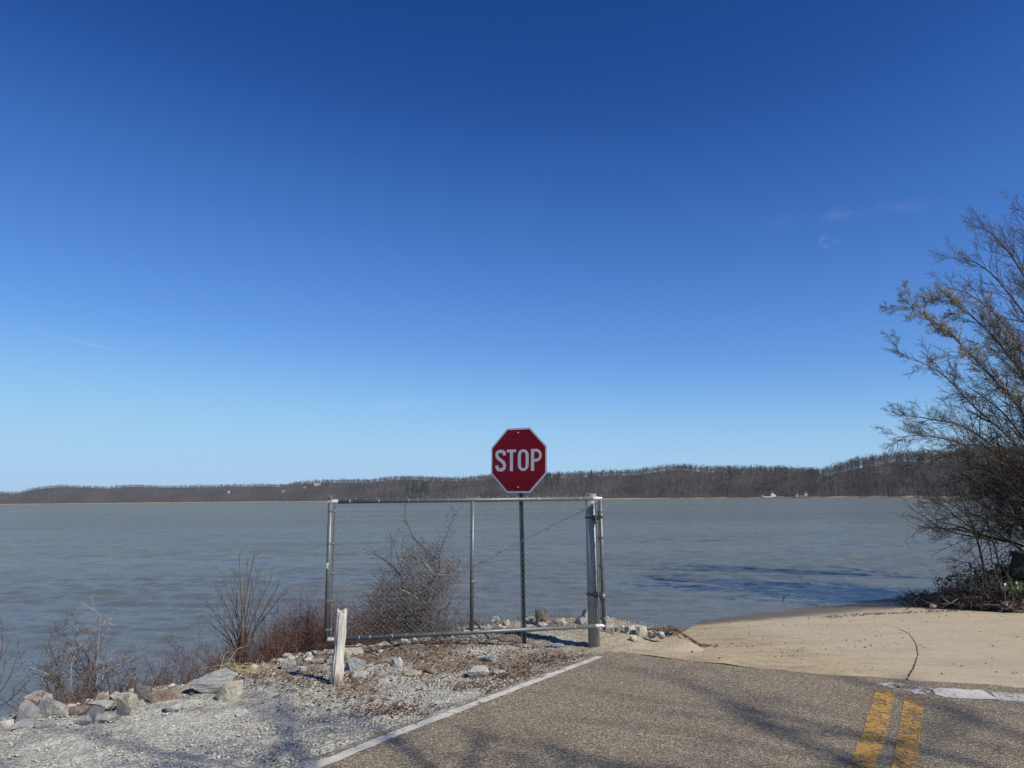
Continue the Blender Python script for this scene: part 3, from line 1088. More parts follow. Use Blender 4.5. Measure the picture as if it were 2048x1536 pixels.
def m_weathered_wood():
    t = NT('weathered_wood')
    p = t.co('Object')
    g = t.noise(9, 6, .7, t.mapping(p, scale=(6, 6, .35)))
    col = t.ramp(g, [(.32, (.20, .17, .14)), (.48, (.50, .46, .42)), (.62, (.66, .63, .58))])
    z = t.sep(p)[2]
    rot = t.math('MULTIPLY', t.mr(z, .20, .02, 0, 1, True), t.mr(t.noise(7, 3, .6, t.mapping(p, scale=(2, 2, .7))), .45, .6, 0, .85))
    col = t.mix(rot, col, (.12, .07, .035))
    return t.done(col, .9, 0, t.bump(g, .9, .012), .1)


M['stake'] = m_weathered_wood()


def m_rock(name, a, b, c, stretch=(1, 1, 1)):
    t = NT(name)
    p = t.co('Object')
    f = t.noise(9, 8, .68, t.mapping(p, scale=stretch), dist=.4)
    col = t.ramp(f, [(.28, a), (.5, b), (.72, c)])
    st = t.mr(t.noise(3.5, 4, .6, p), .5, .7, 0, .6, True)
    col = t.mix(st, col, tuple(x * .55 for x in b))
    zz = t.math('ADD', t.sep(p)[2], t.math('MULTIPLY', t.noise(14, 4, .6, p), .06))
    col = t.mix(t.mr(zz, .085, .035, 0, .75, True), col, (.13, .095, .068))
    pit = t.noise(38, 4, .7, p)
    return t.done(col, .92, 0, t.bump(t.math('ADD', f, t.math('MULTIPLY', pit, .35)), 1.0, .05), .15)


ROCK = {
    'grey': m_rock('grey_limestone', (.20, .19, .18), (.34, .33, .31), (.47, .46, .43)),
    'pale': m_rock('pale_limestone', (.30, .285, .255), (.48, .465, .43), (.66, .65, .61)),
    'cream': m_rock('cream_limestone', (.28, .25, .20), (.47, .43, .34), (.62, .58, .48)),
    'brown': m_rock('brown_sandstone', (.15, .115, .085), (.27, .215, .165), (.38, .32, .25)),
    'pink': m_rock('pinkish_sandstone', (.26, .205, .165), (.42, .35, .29), (.55, .48, .41)),
    'dark': m_rock('dark_slate', (.10, .10, .10), (.19, .187, .185), (.30, .295, .29)),
    'blue': m_rock('blue_grey_limestone', (.24, .255, .255), (.38, .395, .395), (.50, .51, .50)),
    'slab': m_rock('layered_grey_limestone', (.22, .225, .22), (.42, .425, .41), (.58, .58, .55), (1, 2.5, 7)),
    'rust': m_rock('rusty_stone', (.15, .085, .055), (.26, .165, .115), (.36, .26, .19)),
}


def bark(name, a, b, bump=.004):
    t = NT(name)
    p = t.pos()
    f = t.noise(35, 5, .65, p)
    return t.done(t.ramp(f, [(.3, a), (.7, b)]), .9, 0, t.bump(f, .5, bump), .1)


M['twig_grey'] = bark('grey_twig', (.085, .073, .065), (.21, .185, .165))
M['twig_red'] = bark('red_brown_twig', (.085, .046, .035), (.25, .150, .112))
M['twig_brown'] = bark('brown_twig', (.075, .052, .038), (.17, .125, .095))
M['twig_dark'] = bark('dark_twig', (.030, .024, .020), (.085, .070, .058))
M['twig_bleached'] = bark('bleached_twig', (.22, .205, .185), (.42, .395, .36))
M['bark_tree'] = bark('tree_bark', (.055, .047, .040), (.15, .13, .11), .01)
M['bark_maple'] = bark('maple_twig', (.085, .065, .062), (.20, .165, .155), .006)
M['straw'] = bark('dry_grass', (.33, .25, .14), (.58, .48, .31))
M['bud'] = plain('pale_bud', (.21, .19, .115), .3, 8, .8)
M['bud_red'] = plain('red_bud', (.15, .075, .065), .3, 8, .8)
M['ivy'] = plain('dark_ground_ivy', (.028, .045, .016), .5, 14, .7)
M['blade'] = plain('green_blade', (.035, .085, .022), .3, 10, .5)
M['petal'] = plain('white_petal', (.75, .75, .66), .05, 10, .6)
M['drift'] = bark('wet_driftwood', (.045, .030, .022), (.14, .095, .065), .01)
M['litter'] = plain('dead_leaf', (.13, .075, .042), .5, 20, .9)

# ------------------------------------------------------------------ the gate
YL, YR = 8.78, 9.18


def gate_y(px):
    return YL + (YR - YL) * (px - 655) / (1205 - 655)


def gp(px, py, off=0.0):
    y = gate_y(px) + off
    return at(px, py, y)


gate_base = gp(1208, 1258); gate_base.z = land1(gate_base.x, gate_base.y)
gate = thing('gate', gate_base, 'galvanised chain link gate standing swung open before the water', 'gate')
RP = .0235


def pipe(name, a, b, r=RP, mat='galv', n=14, off=0.0):
    q = Buf(); q.tube([gp(*a, off), gp(*b, off)], r, n)
    return q.build(name, M[mat], gate, smooth=True)


TL, TR_, BL, BR = (664, 1003.5), (1199, 997), (658, 1279), (1206, 1251.5)
upr_l = pipe('end_upright', (661.2, 997), (652.2, 1283.5), .0265)
q = Buf(); c_ = gp(661.2, 997)
q.tube([c_ + Vector((0, 0, -.004)), c_ + Vector((0, 0, .012)), c_ + Vector((0, 0, .02))], [.029, .029, .018], 14)
q.build('cap', M['galv'], upr_l, smooth=True)
top = pipe('top_rail', TL, TR_)
bot = pipe('bottom_rail', BL, BR)
mid = pipe('middle_upright', (945.5, 1001), (943.3, 1262))
hin = pipe('hinge_upright', (1200.5, 991), (1208.3, 1259), .0225)
# brightly painted weld repairs where pipes meet
for p_, host in (((938, 1000.2), top), ((953, 1000), top), ((937, 1264.6), bot), ((953, 1263.8), bot), ((667, 1003.4), top), ((1194, 997.1), top), ((1200, 1251.9), bot), ((664, 1278.7), bot), ((783, 1272.7), bot)):
    a = gp(*p_); d = (gp(p_[0] + 8, p_[1] - .15) - a).normalized() * (.055 if p_[0] != 783 else .015)
    q = Buf(); q.tube([a - d, a - d * .8, a + d * .8, a + d], [RP * 1.0, RP * 1.07, RP * 1.07, RP], 12, cap=False)
    q.build('weld_collar', M['weld'], host, smooth=True)
# tie wires round the rails
for host, y0, y1, xs in ((top, TL, TR_, (700, 758, 818, 836, 897, 985, 1032, 1078, 1160)), (bot, BL, BR, (718, 740, 785, 812, 868, 930, 981, 1008, 1068, 1150))):
    for x in xs:
        k = (x - y0[0]) / (y1[0] - y0[0]); y = y0[1] + (y1[1] - y0[1]) * k
        a = gp(x, y); d = (gp(x + 5, y) - a).normalized() * .004
        q = Buf(); q.tube([a - d, a + d], RP + .004, 10); q.build('tie_wire', M['wire'], host, smooth=True)
for y in (1059, 1162):
    a = gp(945, y); q = Buf(); q.tube([a - Vector((0, 0, .004)), a + Vector((0, 0, .004))], RP + .004, 10)
    q.tube([a + Vector((.02, -.02, .0)), a + Vector((.06, -.03, .005))], .0025, 4)
    q.build('tie_wire', M['wire'], mid, smooth=True)
# tension bars and their bands
q = Buf()
q.tube([gp(669.5, 1009), gp(661.5, 1272)], .009, 6); tb = q.build('tension_bar', M['galv'], gate)
for y in (1022, 1087, 1146, 1201, 1259):
    k = (y - 997) / 286.
    a = gp(661.2 - 9 * k, y); q = Buf()
    q.tube([a + Vector((0, 0, -.011)), a + Vector((0, 0, .011))], .0295, 12)
    q.box(a + Vector((.042, -.004, 0)), (.05, .008, .022))
    bd = q.build('brace_band', M['galv'], upr_l)
    q = Buf(); q.tube([a + Vector((.052, -.022, 0)), a + Vector((.052, .02, 0))], .007, 6); q.build('bolt', M['weld'], bd)
q = Buf(); q.tube([gp(1191, 1003), gp(1198.5, 1250)], .0095, 6); q.build('tension_bar', M['galv'], gate)
q = Buf(); q.tube([gp(1195.5, 1003), gp(1202.5, 1250)], .0075, 6); q.build('tension_bar', M['galv'], gate)
for y in (1024, 1075, 1131, 1186, 1236):
    k = (y - 991) / 268.
    a = gp(1200.5 + 7.8 * k, y); q = Buf()
    q.tube([a + Vector((0, 0, -.013)), a + Vector((0, 0, .013))], .0275, 12)
    q.box(a + Vector((-.035, 0, 0)), (.05, .008, .024))
    q.build('brace_band', M['galv'], hin)
for (y0, y1) in ((1026, 1036), (1187, 1200)):
    k0, k1 = (y0 - 991) / 268., (y1 - 991) / 268.
    q = Buf(); q.tube([gp(1200.5 + 7.8 * k0, y0), gp(1200.5 + 7.8 * k1, y1)], .029, 12); q.build('hinge_sleeve', M['galv'], hin, smooth=True)
# diagonal truss rod with dead vine hanging on it
q = Buf(); ra, rb = gp(1197, 1004, -.02), gp(660, 1277, -.02)
q.tube([ra, rb], .0034, 5); rod = q.build('truss_rod', M['galv'], gate)
rv = random.Random(9)
q = Buf()
for k in range(46):
    f = rv.uniform(.05, .62) if k < 34 else rv.uniform(.10, .30)
    p = ra.lerp(rb, f); d = Vector((rv.uniform(-.04, .04), rv.uniform(-.015, .015), rv.uniform(-.035, .012)))
    q.tube([p, p + d * .5 + Vector((0, 0, -.005)), p + d], [.003, .0025, .001], 3)
q.build('dead_vine', M['twig_dark'], rod)
# sticker on the end upright
a = gp(656.4, 1131); q = Buf()
R0 = .0272
pts = [(math.sin(t) * R0, -math.cos(t) * R0) for t in (-.75, -.4, 0, .4, .75)]
q.v = [(a.x + x, a.y + y, a.z + z) for z in (-.03, .03) for x, y in pts]
q.f = [(i, i + 1, i + 6, i + 5) for i in range(4)]
stick = q.build('sticker', plain('sticker_white', (.78, .78, .76), .04, 20, .5), upr_l)
for (zz, h) in ((.014, .004), (-.006, .004), (-.021, .003)):
    q = Buf(); q.box((a.x + .004, a.y - .0275, a.z + zz), (.018, .0016, h)); q.build('printed_bar', M['iron'], stick)
q = Buf(); q.box((a.x + .010, a.y - .0262, a.z - .004), (.004, .0016, .03)); q.build('printed_bar', M['iron'], stick)

# chain link fabric: zigzag wires hung between the corners
cTL, cTR, cBL, cBR = gp(671, 1006), gp(1192, 999.5), gp(662, 1276), gp(1198, 1250)
q = Buf()
NW, NR = 52, 50
rw = random.Random(4)
sag = [[rw.gauss(0, .0016) for _ in range(NR + 2)] for _ in range(NW + 2)]


def fab(s, t):
    p = cTL.lerp(cTR, s).lerp(cBL.lerp(cBR, s), t)
    p.y += .012 * math.sin(s * 9 + 1) * math.sin(t * 5) + .018
    return p


for i in range(NW):
    pts = []
    for j in range(NR + 1):
        s = (i + (0 if (j + 0) % 2 == 0 else 1)) / NW
        t = j / NR
        p = fab(min(max(s, 0), 1), t)
        p.x += sag[i][j]; p.z += sag[i + 1][j]
        p.y += .004 if (j % 2 == 0) else -.004
        pts.append(p)
    # twisted ends stand up past the rail, knuckled ends below
    e0 = pts[0] + Vector((rw.uniform(-.006, .006), -.012, .040 + rw.uniform(0, .010)))
    pts = [e0] + pts
    q.tube(pts, .0018, 4, cap=False)
    if i % 2 == 0:
        q.tube([e0 + Vector((-.008, 0, .007)), e0, e0 + Vector((.008, 0, .007))], .0012, 3)
fabric = q.build('chain_link_mesh', M['wire'], gate)
fabric['kind'] = 'stuff'

# hinge post
pb = ground_at(1188, 1290); PY = 9.33
ptop = at(1181.5, 990, PY); pbot = at(1188.3, 1291, PY - .02)
pg = land1(pbot.x, pbot.y)
post = thing('gate_post', (pbot.x, pbot.y, pg), 'thick round galvanised post that carries the chain link gate', 'post')
PR = .068
lo = Vector((pbot.x + (pbot.x - ptop.x) * .05, pbot.y, pg - .08))
q = Buf(); q.tube([lo, ptop], PR, 28); q.build('pipe', M['galv_post'], post, smooth=True).data.polygons[-1].use_smooth = False
q = Buf(); q.tube([ptop + Vector((0, 0, -.0)), ptop + Vector((0, 0, .012)), ptop + Vector((0, 0, .018))], [PR + .003, PR + .003, PR - .012], 28)
q.build('cap', M['galv_post'], post)
for y in (1036, 1190):
    k = (y - 990) / 301.
    a = ptop.lerp(pbot, k); q = Buf()
    q.tube([a - Vector((0, 0, .012)), a + Vector((0, 0, .012))], PR + .007, 24)
    q.box(a + Vector((.045, -.075, -.004)), (.085, .035, .05))
    q.box(a + Vector((.10, -.075, .0)), (.07, .02, .03))
    h_ = q.build('hinge', M['iron'], post)
    q = Buf(); q.tube([a + Vector((.05, -.11, -.004)), a + Vector((.05, .09, -.004))], .011, 6); q.build('bolt', M['iron'], h_)
    q = Buf(); q.tube([a + Vector((.03, -.1, -.012)), a + Vector((.03, -.1, .03))], .014, 8); q.build('pin', M['galv'], h_)

# ------------------------------------------------------------------ stop sign
SY = 9.42
sb = at(1049.3, 1292, SY); sg = land1(sb.x, sb.y)
st_ = at(1042.8, 980, SY)
signo = thing('stop_sign', (sb.x, sb.y, sg), 'red octagonal sign reading STOP on a drilled steel post', 'sign')
up = (st_ - sb).normalized()
stp = sb + up * ((at(1040, 858, SY) - sb).length)
# U channel post with holes down its web
FACE = R(-31)
rot = Matrix.Rotation(FACE, 3, 'Z')
prof = [(-.043, -.010), (-.043, -.014), (-.022, -.014), (-.018, .018), (.018, .018), (.022, -.014), (.043, -.014), (.043, -.010), (.026, -.010), (.0215, .022), (-.0215, .022), (-.026, -.010)]
q = Buf()
L0 = sb - up * .12; L1 = stp
for P_ in (L0, L1):
    for x, y in prof:
        v_ = rot @ Vector((x * .72, y * .85, 0)); q.v.append(tuple(P_ + v_))
n_ = len(prof)
for k in range(n_):
    k2 = (k + 1) % n_
    q.f.append((k, k2, n_ + k2, n_ + k))
upost = q.build('u_channel_post', M['u_post'], signo)
L = (L1 - L0).length
hm = bpy.data.meshes.new('post_hole')
hb = Buf(); hb.tube([(0, .0140, 0), (0, .0215, 0)], .0045, 8)
hm.from_pydata(hb.v, [], hb.f); hm.materials.append(M['iron'])
z = .18
while z < L - .1:
    o = bpy.data.objects.new('post_hole', hm); C.objects.link(o)
    o.parent = upost
    o.location = L0 + up * z
    o.location = L0 + up * z - (rot @ Vector((0, .0022, 0)))
    o.rotation_euler = (0, 0, FACE)
    z += .0508 * 1.5

W_ = .785
ctr = at(1038.2, 920.5, SY - .03)
plate = Buf()
tilt = Matrix.Rotation(R(.9), 3, 'Y')
Fm = rot @ tilt


def sp(x, z, y=0.0):
    return tuple(ctr + Fm @ Vector((x, y, z)))


def octagon(w, y0, y1, rad=.0):
    a = w / 2; c = a * math.tan(math.pi / 8)
    ring = [(-c, a), (c, a), (a, c), (a, -c), (c, -a), (-c, -a), (-a, -c), (-a, c)]
    b = Buf()
    b.v = [sp(x, z, y0) for x, z in ring] + [sp(x, z, y1) for x, z in ring]
    b.f = [tuple(range(8)), tuple(range(15, 7, -1))] + [(k, k + 8, (k + 1) % 8 + 8, (k + 1) % 8) for k in range(8)]
    return b


pl = octagon(W_, -.0165, -.0142).build('sign_plate', M['sign_white'], signo)
octagon(W_ - .042, -.0178, -.0166).build('red_face', M['sign_red'], pl)


def catmull(P, n=6):
    out = []
    for i in range(len(P) - 1):
        p0, p1, p2, p3 = P[max(i - 1, 0)], P[i], P[i + 1], P[min(i + 2, len(P) - 1)]
        for k in range(n):
            t = k / n
            out.append(tuple(.5 * ((2 * b) + (-a + c) * t + (2 * a - 5 * b + 4 * c - d) * t * t + (-a + 3 * b - 3 * c + d) * t ** 3) for a, b, c, d in zip(p0, p1, p2, p3)))
    out.append(P[-1])
    return out


def ribbon(pairs, closed=False):
    """pairs of (outer, inner) 2-d points -> thin raised letter"""
    b = Buf()
    LH = .262
    for o_, i_ in pairs:
        for (x, z) in (o_, i_):
            b.v.append(sp(x * LH, (z - .5) * LH, -.0190))
            b.v.append(sp(x * LH, (z - .5) * LH, -.0176))
    n = len(pairs)
    for k in range(n if closed else n - 1):
        a, c = k * 4, ((k + 1) % n) * 4
        b.f += [(a, c, c + 2, a + 2), (a, a + 1, c + 1, c), (a + 2, c + 2, c + 3, a + 3)]
    if not closed:
        b.f += [(0, 2, 3, 1), ((n - 1) * 4, (n - 1) * 4 + 1, (n - 1) * 4 + 3, (n - 1) * 4 + 2)]
    return b


SW = .158
lets = []
# S
S = catmull([(.505, .735), (.475, .855), (.40, .915), (.2875, .93), (.165, .915), (.088, .845), (.075, .735), (.125, .635), (.235, .555), (.35, .475), (.455, .38), (.497, .27), (.475, .145), (.40, .085), (.28, .07), (.165, .085), (.095, .155), (.068, .27)])
pr = []
for i, p in enumerate(S):
    a, b_ = S[max(i - 1, 0)], S[min(i + 1, len(S) - 1)]
    tx, tz = b_[0] - a[0], b_[1] - a[1]; l_ = math.hypot(tx, tz)
    nx, nz = -tz / l_, tx / l_
    x0 = -1.255
    pr.append(((x0 + p[0] + nx * SW / 2, p[1] + nz * SW / 2), (x0 + p[0] - nx * SW / 2, p[1] - nz * SW / 2)))
lets.append(ribbon(pr))
# T
x0, x1 = -.625, -.13
xm = (x0 + x1) / 2
tb_ = ribbon([((x0, 1), (x0, .875)), ((x1, 1), (x1, .875))])
t2 = ribbon([((xm - SW / 2, .8749), (xm + SW / 2, .8749)), ((xm - SW / 2, 0), (xm + SW / 2, 0))])
tb_.add(t2.v, t2.f); lets.append(tb_)
# O
def ring_pts(cx, w, h, n=40):
    r = w / 2; out = []
    for k in range(n):
        an = 2 * math.pi * k / n
        x = r * math.cos(an); z = r * math.sin(an)
        out.append((cx + x, .5 + z + (h / 2 - r) * (1 if math.sin(an) > 1e-9 else -1 if math.sin(an) < -1e-9 else 0)))
    return out
ou = ring_pts(.26, .575, 1.0); inn = ring_pts(.26, .575 - 2 * SW, 1 - 2 * .125)
lets.append(ribbon(list(zip(ou, inn)), True))
# P
x0 = .675
ou = [(x0, 1)]; inn = [(x0 + SW, .875)]
rO, rI, cz = .29, .165, .71
cx = x0 + .27
for k in range(15):
    an = math.pi / 2 - math.pi * k / 14
    ou.append((cx + rO * math.cos(an), cz + rO * math.sin(an))); inn.append((cx + rI * math.cos(an), cz + rI * math.sin(an)))
ou.append((x0 + SW, cz - rO)); inn.append((x0 + SW, cz - rI))
Pb = ribbon(list(zip(ou, inn)))
Ps = ribbon([((x0, 1), (x0 + SW, .8749)), ((x0, cz - rO), (x0 + SW, cz - rI - .0)), ((x0, cz - rO - .0001), (x0 + SW, cz - rO - .0001)), ((x0, 0), (x0 + SW, 0))])
Pb.add(Ps.v, Ps.f); lets.append(Pb)
for b in lets:
    b.build('letter', M['sign_white'], pl)
for z in (.335, -.325):
    q = Buf(); c0 = Vector(sp(-.002, z, -.019)); ax = Fm @ Vector((0, 1, 0))
    q.tube([c0 - ax * .008, c0 + ax * .03], [.008, .008], 8); q.build('bolt', M['weld'], pl)

# ------------------------------------------------------------------ weathered stake
g0 = ground_at(672, 1372)
top_ = at(683, 1221, g0.y + .05)
H_ = (top_ - g0).length
q = Buf()
rs = random.Random(12)
n = 26
prof = [(1 + .16 * math.sin(2 * a * 2 * math.pi / n * 1.5) + rs.uniform(-.10, .10)) for a in range(n)]
levels = [-.10, 0, .06, .14, .22, .30, .38, .46, .54, .62, .70, .78, .86, .93, 1.0]
for li, f in enumerate(levels):
    c = g0.lerp(top_, f)
    wdt = .050 * (1.06 - .16 * f) * (1.0 + .06 * math.sin(f * 9))
    if .55 < f < .72: wdt *= 1.08
    for k in range(n):
        an = 2 * math.pi * k / n
        rr = wdt * (prof[k] + rs.uniform(-.03, .03) + .05 * math.sin(f * 11 + k))
        z = rs.uniform(-.028, .03) if f == 1.0 else 0
        q.v.append((c.x + rr * math.cos(an) - g0.x, c.y + rr * .78 * math.sin(an) - g0.y, c.z + z - g0.z))
for i in range(len(levels) - 1):
    for k in range(n):
        k2 = (k + 1) % n
        q.f.append((i * n + k, i * n + k2, (i + 1) * n + k2, (i + 1) * n + k))
b0 = (len(levels) - 1) * n
q.v.append(tuple(top_ - g0 - Vector((0, 0, .02))))
for k in range(n):
    q.f.append((b0 + k, b0 + (k + 1) % n, len(q.v) - 1))
stake = q.build('wooden_stake', M['stake'])
stake.location = g0
tag(stake, 'bleached leaning wooden stake in front of the gate end', 'stake')


# ------------------------------------------------------------------ rocks
def rock_mesh(seed, flat=1.0, pts=22, sharp=.8):
    r = random.Random(seed)
    bm = bmesh.new()
    for _ in range(pts):
        v = Vector((r.gauss(0, 1), r.gauss(0, 1), r.gauss(0, 1))).normalized()
        e = .5
        v = Vector([math.copysign(abs(x) ** sharp, x) for x in v])
        bm.verts.new(v * r.uniform(.42, .52))
    bmesh.ops.convex_hull(bm, input=bm.verts)
    loose = [v for v in bm.verts if not v.link_faces]
    bmesh.ops.delete(bm, geom=loose, context='VERTS')
    bmesh.ops.bevel(bm, geom=list(bm.edges), offset=.012, segments=1, affect='EDGES', profile=.6)
    bmesh.ops.triangulate(bm, faces=bm.faces)
    bmesh.ops.subdivide_edges(bm, edges=[e for e in bm.edges if e.calc_length() > .22], cuts=1, use_grid_fill=False)
    bmesh.ops.triangulate(bm, faces=bm.faces)
    from mathutils import noise
    for v in bm.verts:
        v.co += Vector((noise.noise(v.co * 4 + Vector((seed, 0, 0))), noise.noise(v.co * 4 + Vector((0, seed, 0))), noise.noise(v.co * 4 + Vector((0, 0, seed))))) * .05
    xs = [v.co.x for v in bm.verts]; ys = [v.co.y for v in bm.verts]; zs = [v.co.z for v in bm.verts]
    cx, cy = (max(xs) + min(xs)) / 2, (max(ys) + min(ys)) / 2
    for v in bm.verts:
        v.co = Vector(((v.co.x - cx) / (max(xs) - min(xs)), (v.co.y - cy) / (max(ys) - min(ys)), (v.co.z - min(zs)) / (max(zs) - min(zs))))
    bmesh.ops.recalc_face_normals(bm, faces=bm.faces)
    return bm


def rock(px, py, w, h, mat, label, seed, deep=.75, rz=0.0, tilt=0.0, sink=.34, lift=0.0, group='loose rocks on the bank', sharp=.6):
    g = ground_at(px, py)
    k = g.y / FPX * 1.02
    sx, sz = w * k, h * k * 1.12
    bm = rock_mesh(seed, sharp=sharp, pts=14)
    sy = sx * deep
    m = Matrix.Rotation(rz, 4, 'Z') @ Matrix.Rotation(tilt, 4, 'Y') @ Matrix.Diagonal((sx, sy, sz * (1 + sink), 1))
    bmesh.ops.transform(bm, matrix=m, verts=bm.verts)
    me = bpy.data.meshes.new('rock'); bm.to_mesh(me); bm.free()
    me.materials.append(ROCK[mat])
    o = bpy.data.objects.new('rock', me); C.objects.link(o)
    o.location = g + Vector((0, sy * .35, -sz * sink + lift))
    return tag(o, label, 'rock', group)


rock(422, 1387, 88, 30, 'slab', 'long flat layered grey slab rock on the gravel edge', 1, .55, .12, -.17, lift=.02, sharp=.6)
rock(453, 1402, 50, 30, 'cream', 'cream angular rock in front of the long slab', 2, .8, .3)
rock(46, 1449, 40, 36, 'grey', 'upright pale grey boulder nearest the photo edge', 3, .8, .5)
rock(97, 1434, 64, 26, 'grey', 'broad low grey boulder beside the upright one', 4, .6, .1)
rock(71, 1415, 54, 24, 'pink', 'pinkish tan rock behind the grey boulders by the water', 5, .6, -.1)
rock(282, 1400, 32, 25, 'dark', 'pointed dark grey rock beneath the red brush', 6, .8, .2)
rock(327, 1402, 56, 18, 'brown', 'long brown leaning slab beside the pointed dark rock', 7, .4, .3, -.12)
rock(246, 1422, 34, 28, 'cream', 'blocky cream rock among the flat stones', 8, .8, -.3)
rock(196, 1423, 44, 15, 'pale', 'flat white rock behind the cream block', 9, .6, .1)
rock(183, 1439, 34, 18, 'dark', 'dark slate coloured rock at the gravel edge', 10, .8, .4)
rock(202, 1406, 28, 15, 'pink', 'small pinkish rock in the dead stems', 11, .8)
rock(239, 1400, 36, 10, 'pale', 'thin pale rock behind the blocky cream one', 12, .6, .2)
rock(342, 1424, 30, 11, 'blue', 'blue grey stone set flush in the gravel', 13, .9)
rock(142, 1430, 54, 11, 'brown', 'thin tan slab lying beyond the slate rock', 14, .5)
rock(38, 1460, 44, 13, 'pale', 'low pale stone at the foot of the upright boulder', 15, .8)
rock(86, 1458, 38, 11, 'pale', 'flat whitish stone half buried before the grey boulders', 16, .8)
rock(8, 1460, 24, 14, 'pale', 'pale stone cut by the photo edge', 17, .8)
rock(164, 1449, 28, 13, 'blue', 'rounded grey blue stone before the slate rock', 18, .8)
rock(204, 1446, 44, 11, 'pale', 'flat pale stone just before the cream block', 19, .7)
rock(244, 1433, 24, 12, 'dark', 'small dark stone at the foot of the cream block', 20, .8)
rock(707, 1344, 40, 19, 'blue', 'greenish grey wedge rock beside the stake', 21, .7, .2, .12)
rock(717, 1356, 34, 9, 'pale', 'flat white rock at the foot of the wedge rock', 22, .8)
rock(793, 1335, 24, 17, 'pale', 'white rock with a dark side on the dirt below the gate', 23, .8)
rock(980, 1325, 28, 11, 'blue', 'grey flat rock casting shadow near the white line', 24, .8)
rock(957, 1355, 40, 15, 'pale', 'whitish crumbled rock beside the road edge', 25, .8)
rock(999, 1350, 26, 6, 'pale', 'thin white flake next to the crumbled rock', 26, .8)
rock(856, 1349, 24, 12, 'rust', 'reddish brown rock below the gate', 27, .8)
rock(822, 1353, 38, 7, 'cream', 'flat tan rock beside the reddish one', 28, .8)
rock(603, 1347, 15, 11, 'pale', 'small white rock at the tip of the stake shadow', 29, .8)
rock(577, 1338, 34, 13, 'grey', 'low grey rock at the edge of the red brush', 30, .7)
rock(634, 1327, 24, 11, 'grey', 'mottled rock behind the stake shadow', 31, .8)
rock(663, 1330, 20, 11, 'pale', 'pale rock half hidden behind the stake', 32, .8)
rock(719, 1335, 24, 12, 'dark', 'dark grey rock behind the wedge rock', 33, .8)
rock(706, 1311, 40, 14, 'cream', 'tan and white rock under the bottom rail', 34, .7)
for i, (px, py, w, h, mt, lb) in enumerate([
    (991, 1245, 18, 10, 'pale', 'pale rock on the bank beside the middle upright'),
    (1014, 1252, 15, 9, 'cream', 'cream rock on the bank near the sign post'),
    (1062, 1244, 18, 9, 'grey', 'grey rock on the bank just past the sign post'),
    (1084, 1251, 30, 10, 'pale', 'wide pale rock in front of the old timber stump'),
    (1124, 1249, 20, 10, 'cream', 'yellowish rock halfway between the stump and gate post'),
    (1163, 1250, 24, 11, 'grey', 'low grey boulder by the gate post'),
    (1171, 1239, 18, 17, 'grey', 'tall grey boulder behind the gate post'),
    (1218, 1266, 22, 11, 'pale', 'white rock close to the gate post foot'),
    (1241, 1264, 20, 11, 'pale', 'white rock second from the gate post'),
    (1263, 1268, 24, 13, 'pale', 'white rock in the middle of the ramp edge heap'),
    (1283, 1271, 26, 16, 'cream', 'big cream rock of the ramp edge heap'),
    (1304, 1275, 18, 9, 'pale', 'low white rock past the big cream one'),
    (1321, 1277, 18, 10, 'pale', 'outermost white rock on the ramp edge'),
    (1268, 1282, 18, 9, 'cream', 'tan stone at the front of the ramp edge heap')]):
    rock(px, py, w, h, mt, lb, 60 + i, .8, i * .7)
rock(1868, 1218, 14, 8, 'cream', 'small tan stone before the driftwood log', 90, .8)
rock(2023, 1217, 20, 12, 'cream', 'pale stone in the debris near the green leaves', 91, .8)

# old timber stump with a rotted hole
g = ground_at(1083, 1250); g.z -= .03
k = g.y / FPX
q = Buf(); rs = random.Random(31)
n = 14; hh = 30 * k
for li, f in enumerate((0, .3, .6, .85, 1.0)):
    for j in range(n):
        an = 2 * math.pi * j / n
        rr = 11 * k * (1 + rs.uniform(-.1, .1) + (.18 if f == 1 and j % 3 == 0 else 0))
        q.v.append((rr * math.cos(an), rr * .8 * math.sin(an), hh * f + (rs.uniform(-.03, .03) if f == 1 else 0)))
for i in range(4):
    for j in range(n):
        j2 = (j + 1) % n
        q.f.append((i * n + j, i * n + j2, (i + 1) * n + j2, (i + 1) * n + j))
q.f.append(tuple(4 * n + j for j in range(n)))
M['stump'] = bark('grey_rotten_timber', (.06, .05, .04), (.22, .19, .155), .01)
stump = thing('timber_stump', g, 'rotted grey timber stump with a dark hole on the rocky bank', 'stump')
o = q.build('trunk', M['stump'], stump); o.matrix_parent_inverse = Matrix()
q = Buf(); q.tube([(2 * k, -9.3 * k, hh * .42), (2 * k, -6 * k, hh * .45)], [4.2 * k, 3.6 * k], 9); o = q.build('rot_hole', M['iron'], stump); o.matrix_parent_inverse = Matrix()
q = Buf()
for j in range(9):
    a = rs.uniform(0, 6.28); p = Vector((10 * k * math.cos(a), 8 * k * math.sin(a), hh))
    q.tube([p, p + Vector((rs.uniform(-.05, .05), 0, rs.uniform(.0, .03)))], [.008, .002], 4)
o = q.build('splinter', M['stump'], stump); o.matrix_parent_inverse = Matrix(); o['kind'] = 'stuff'

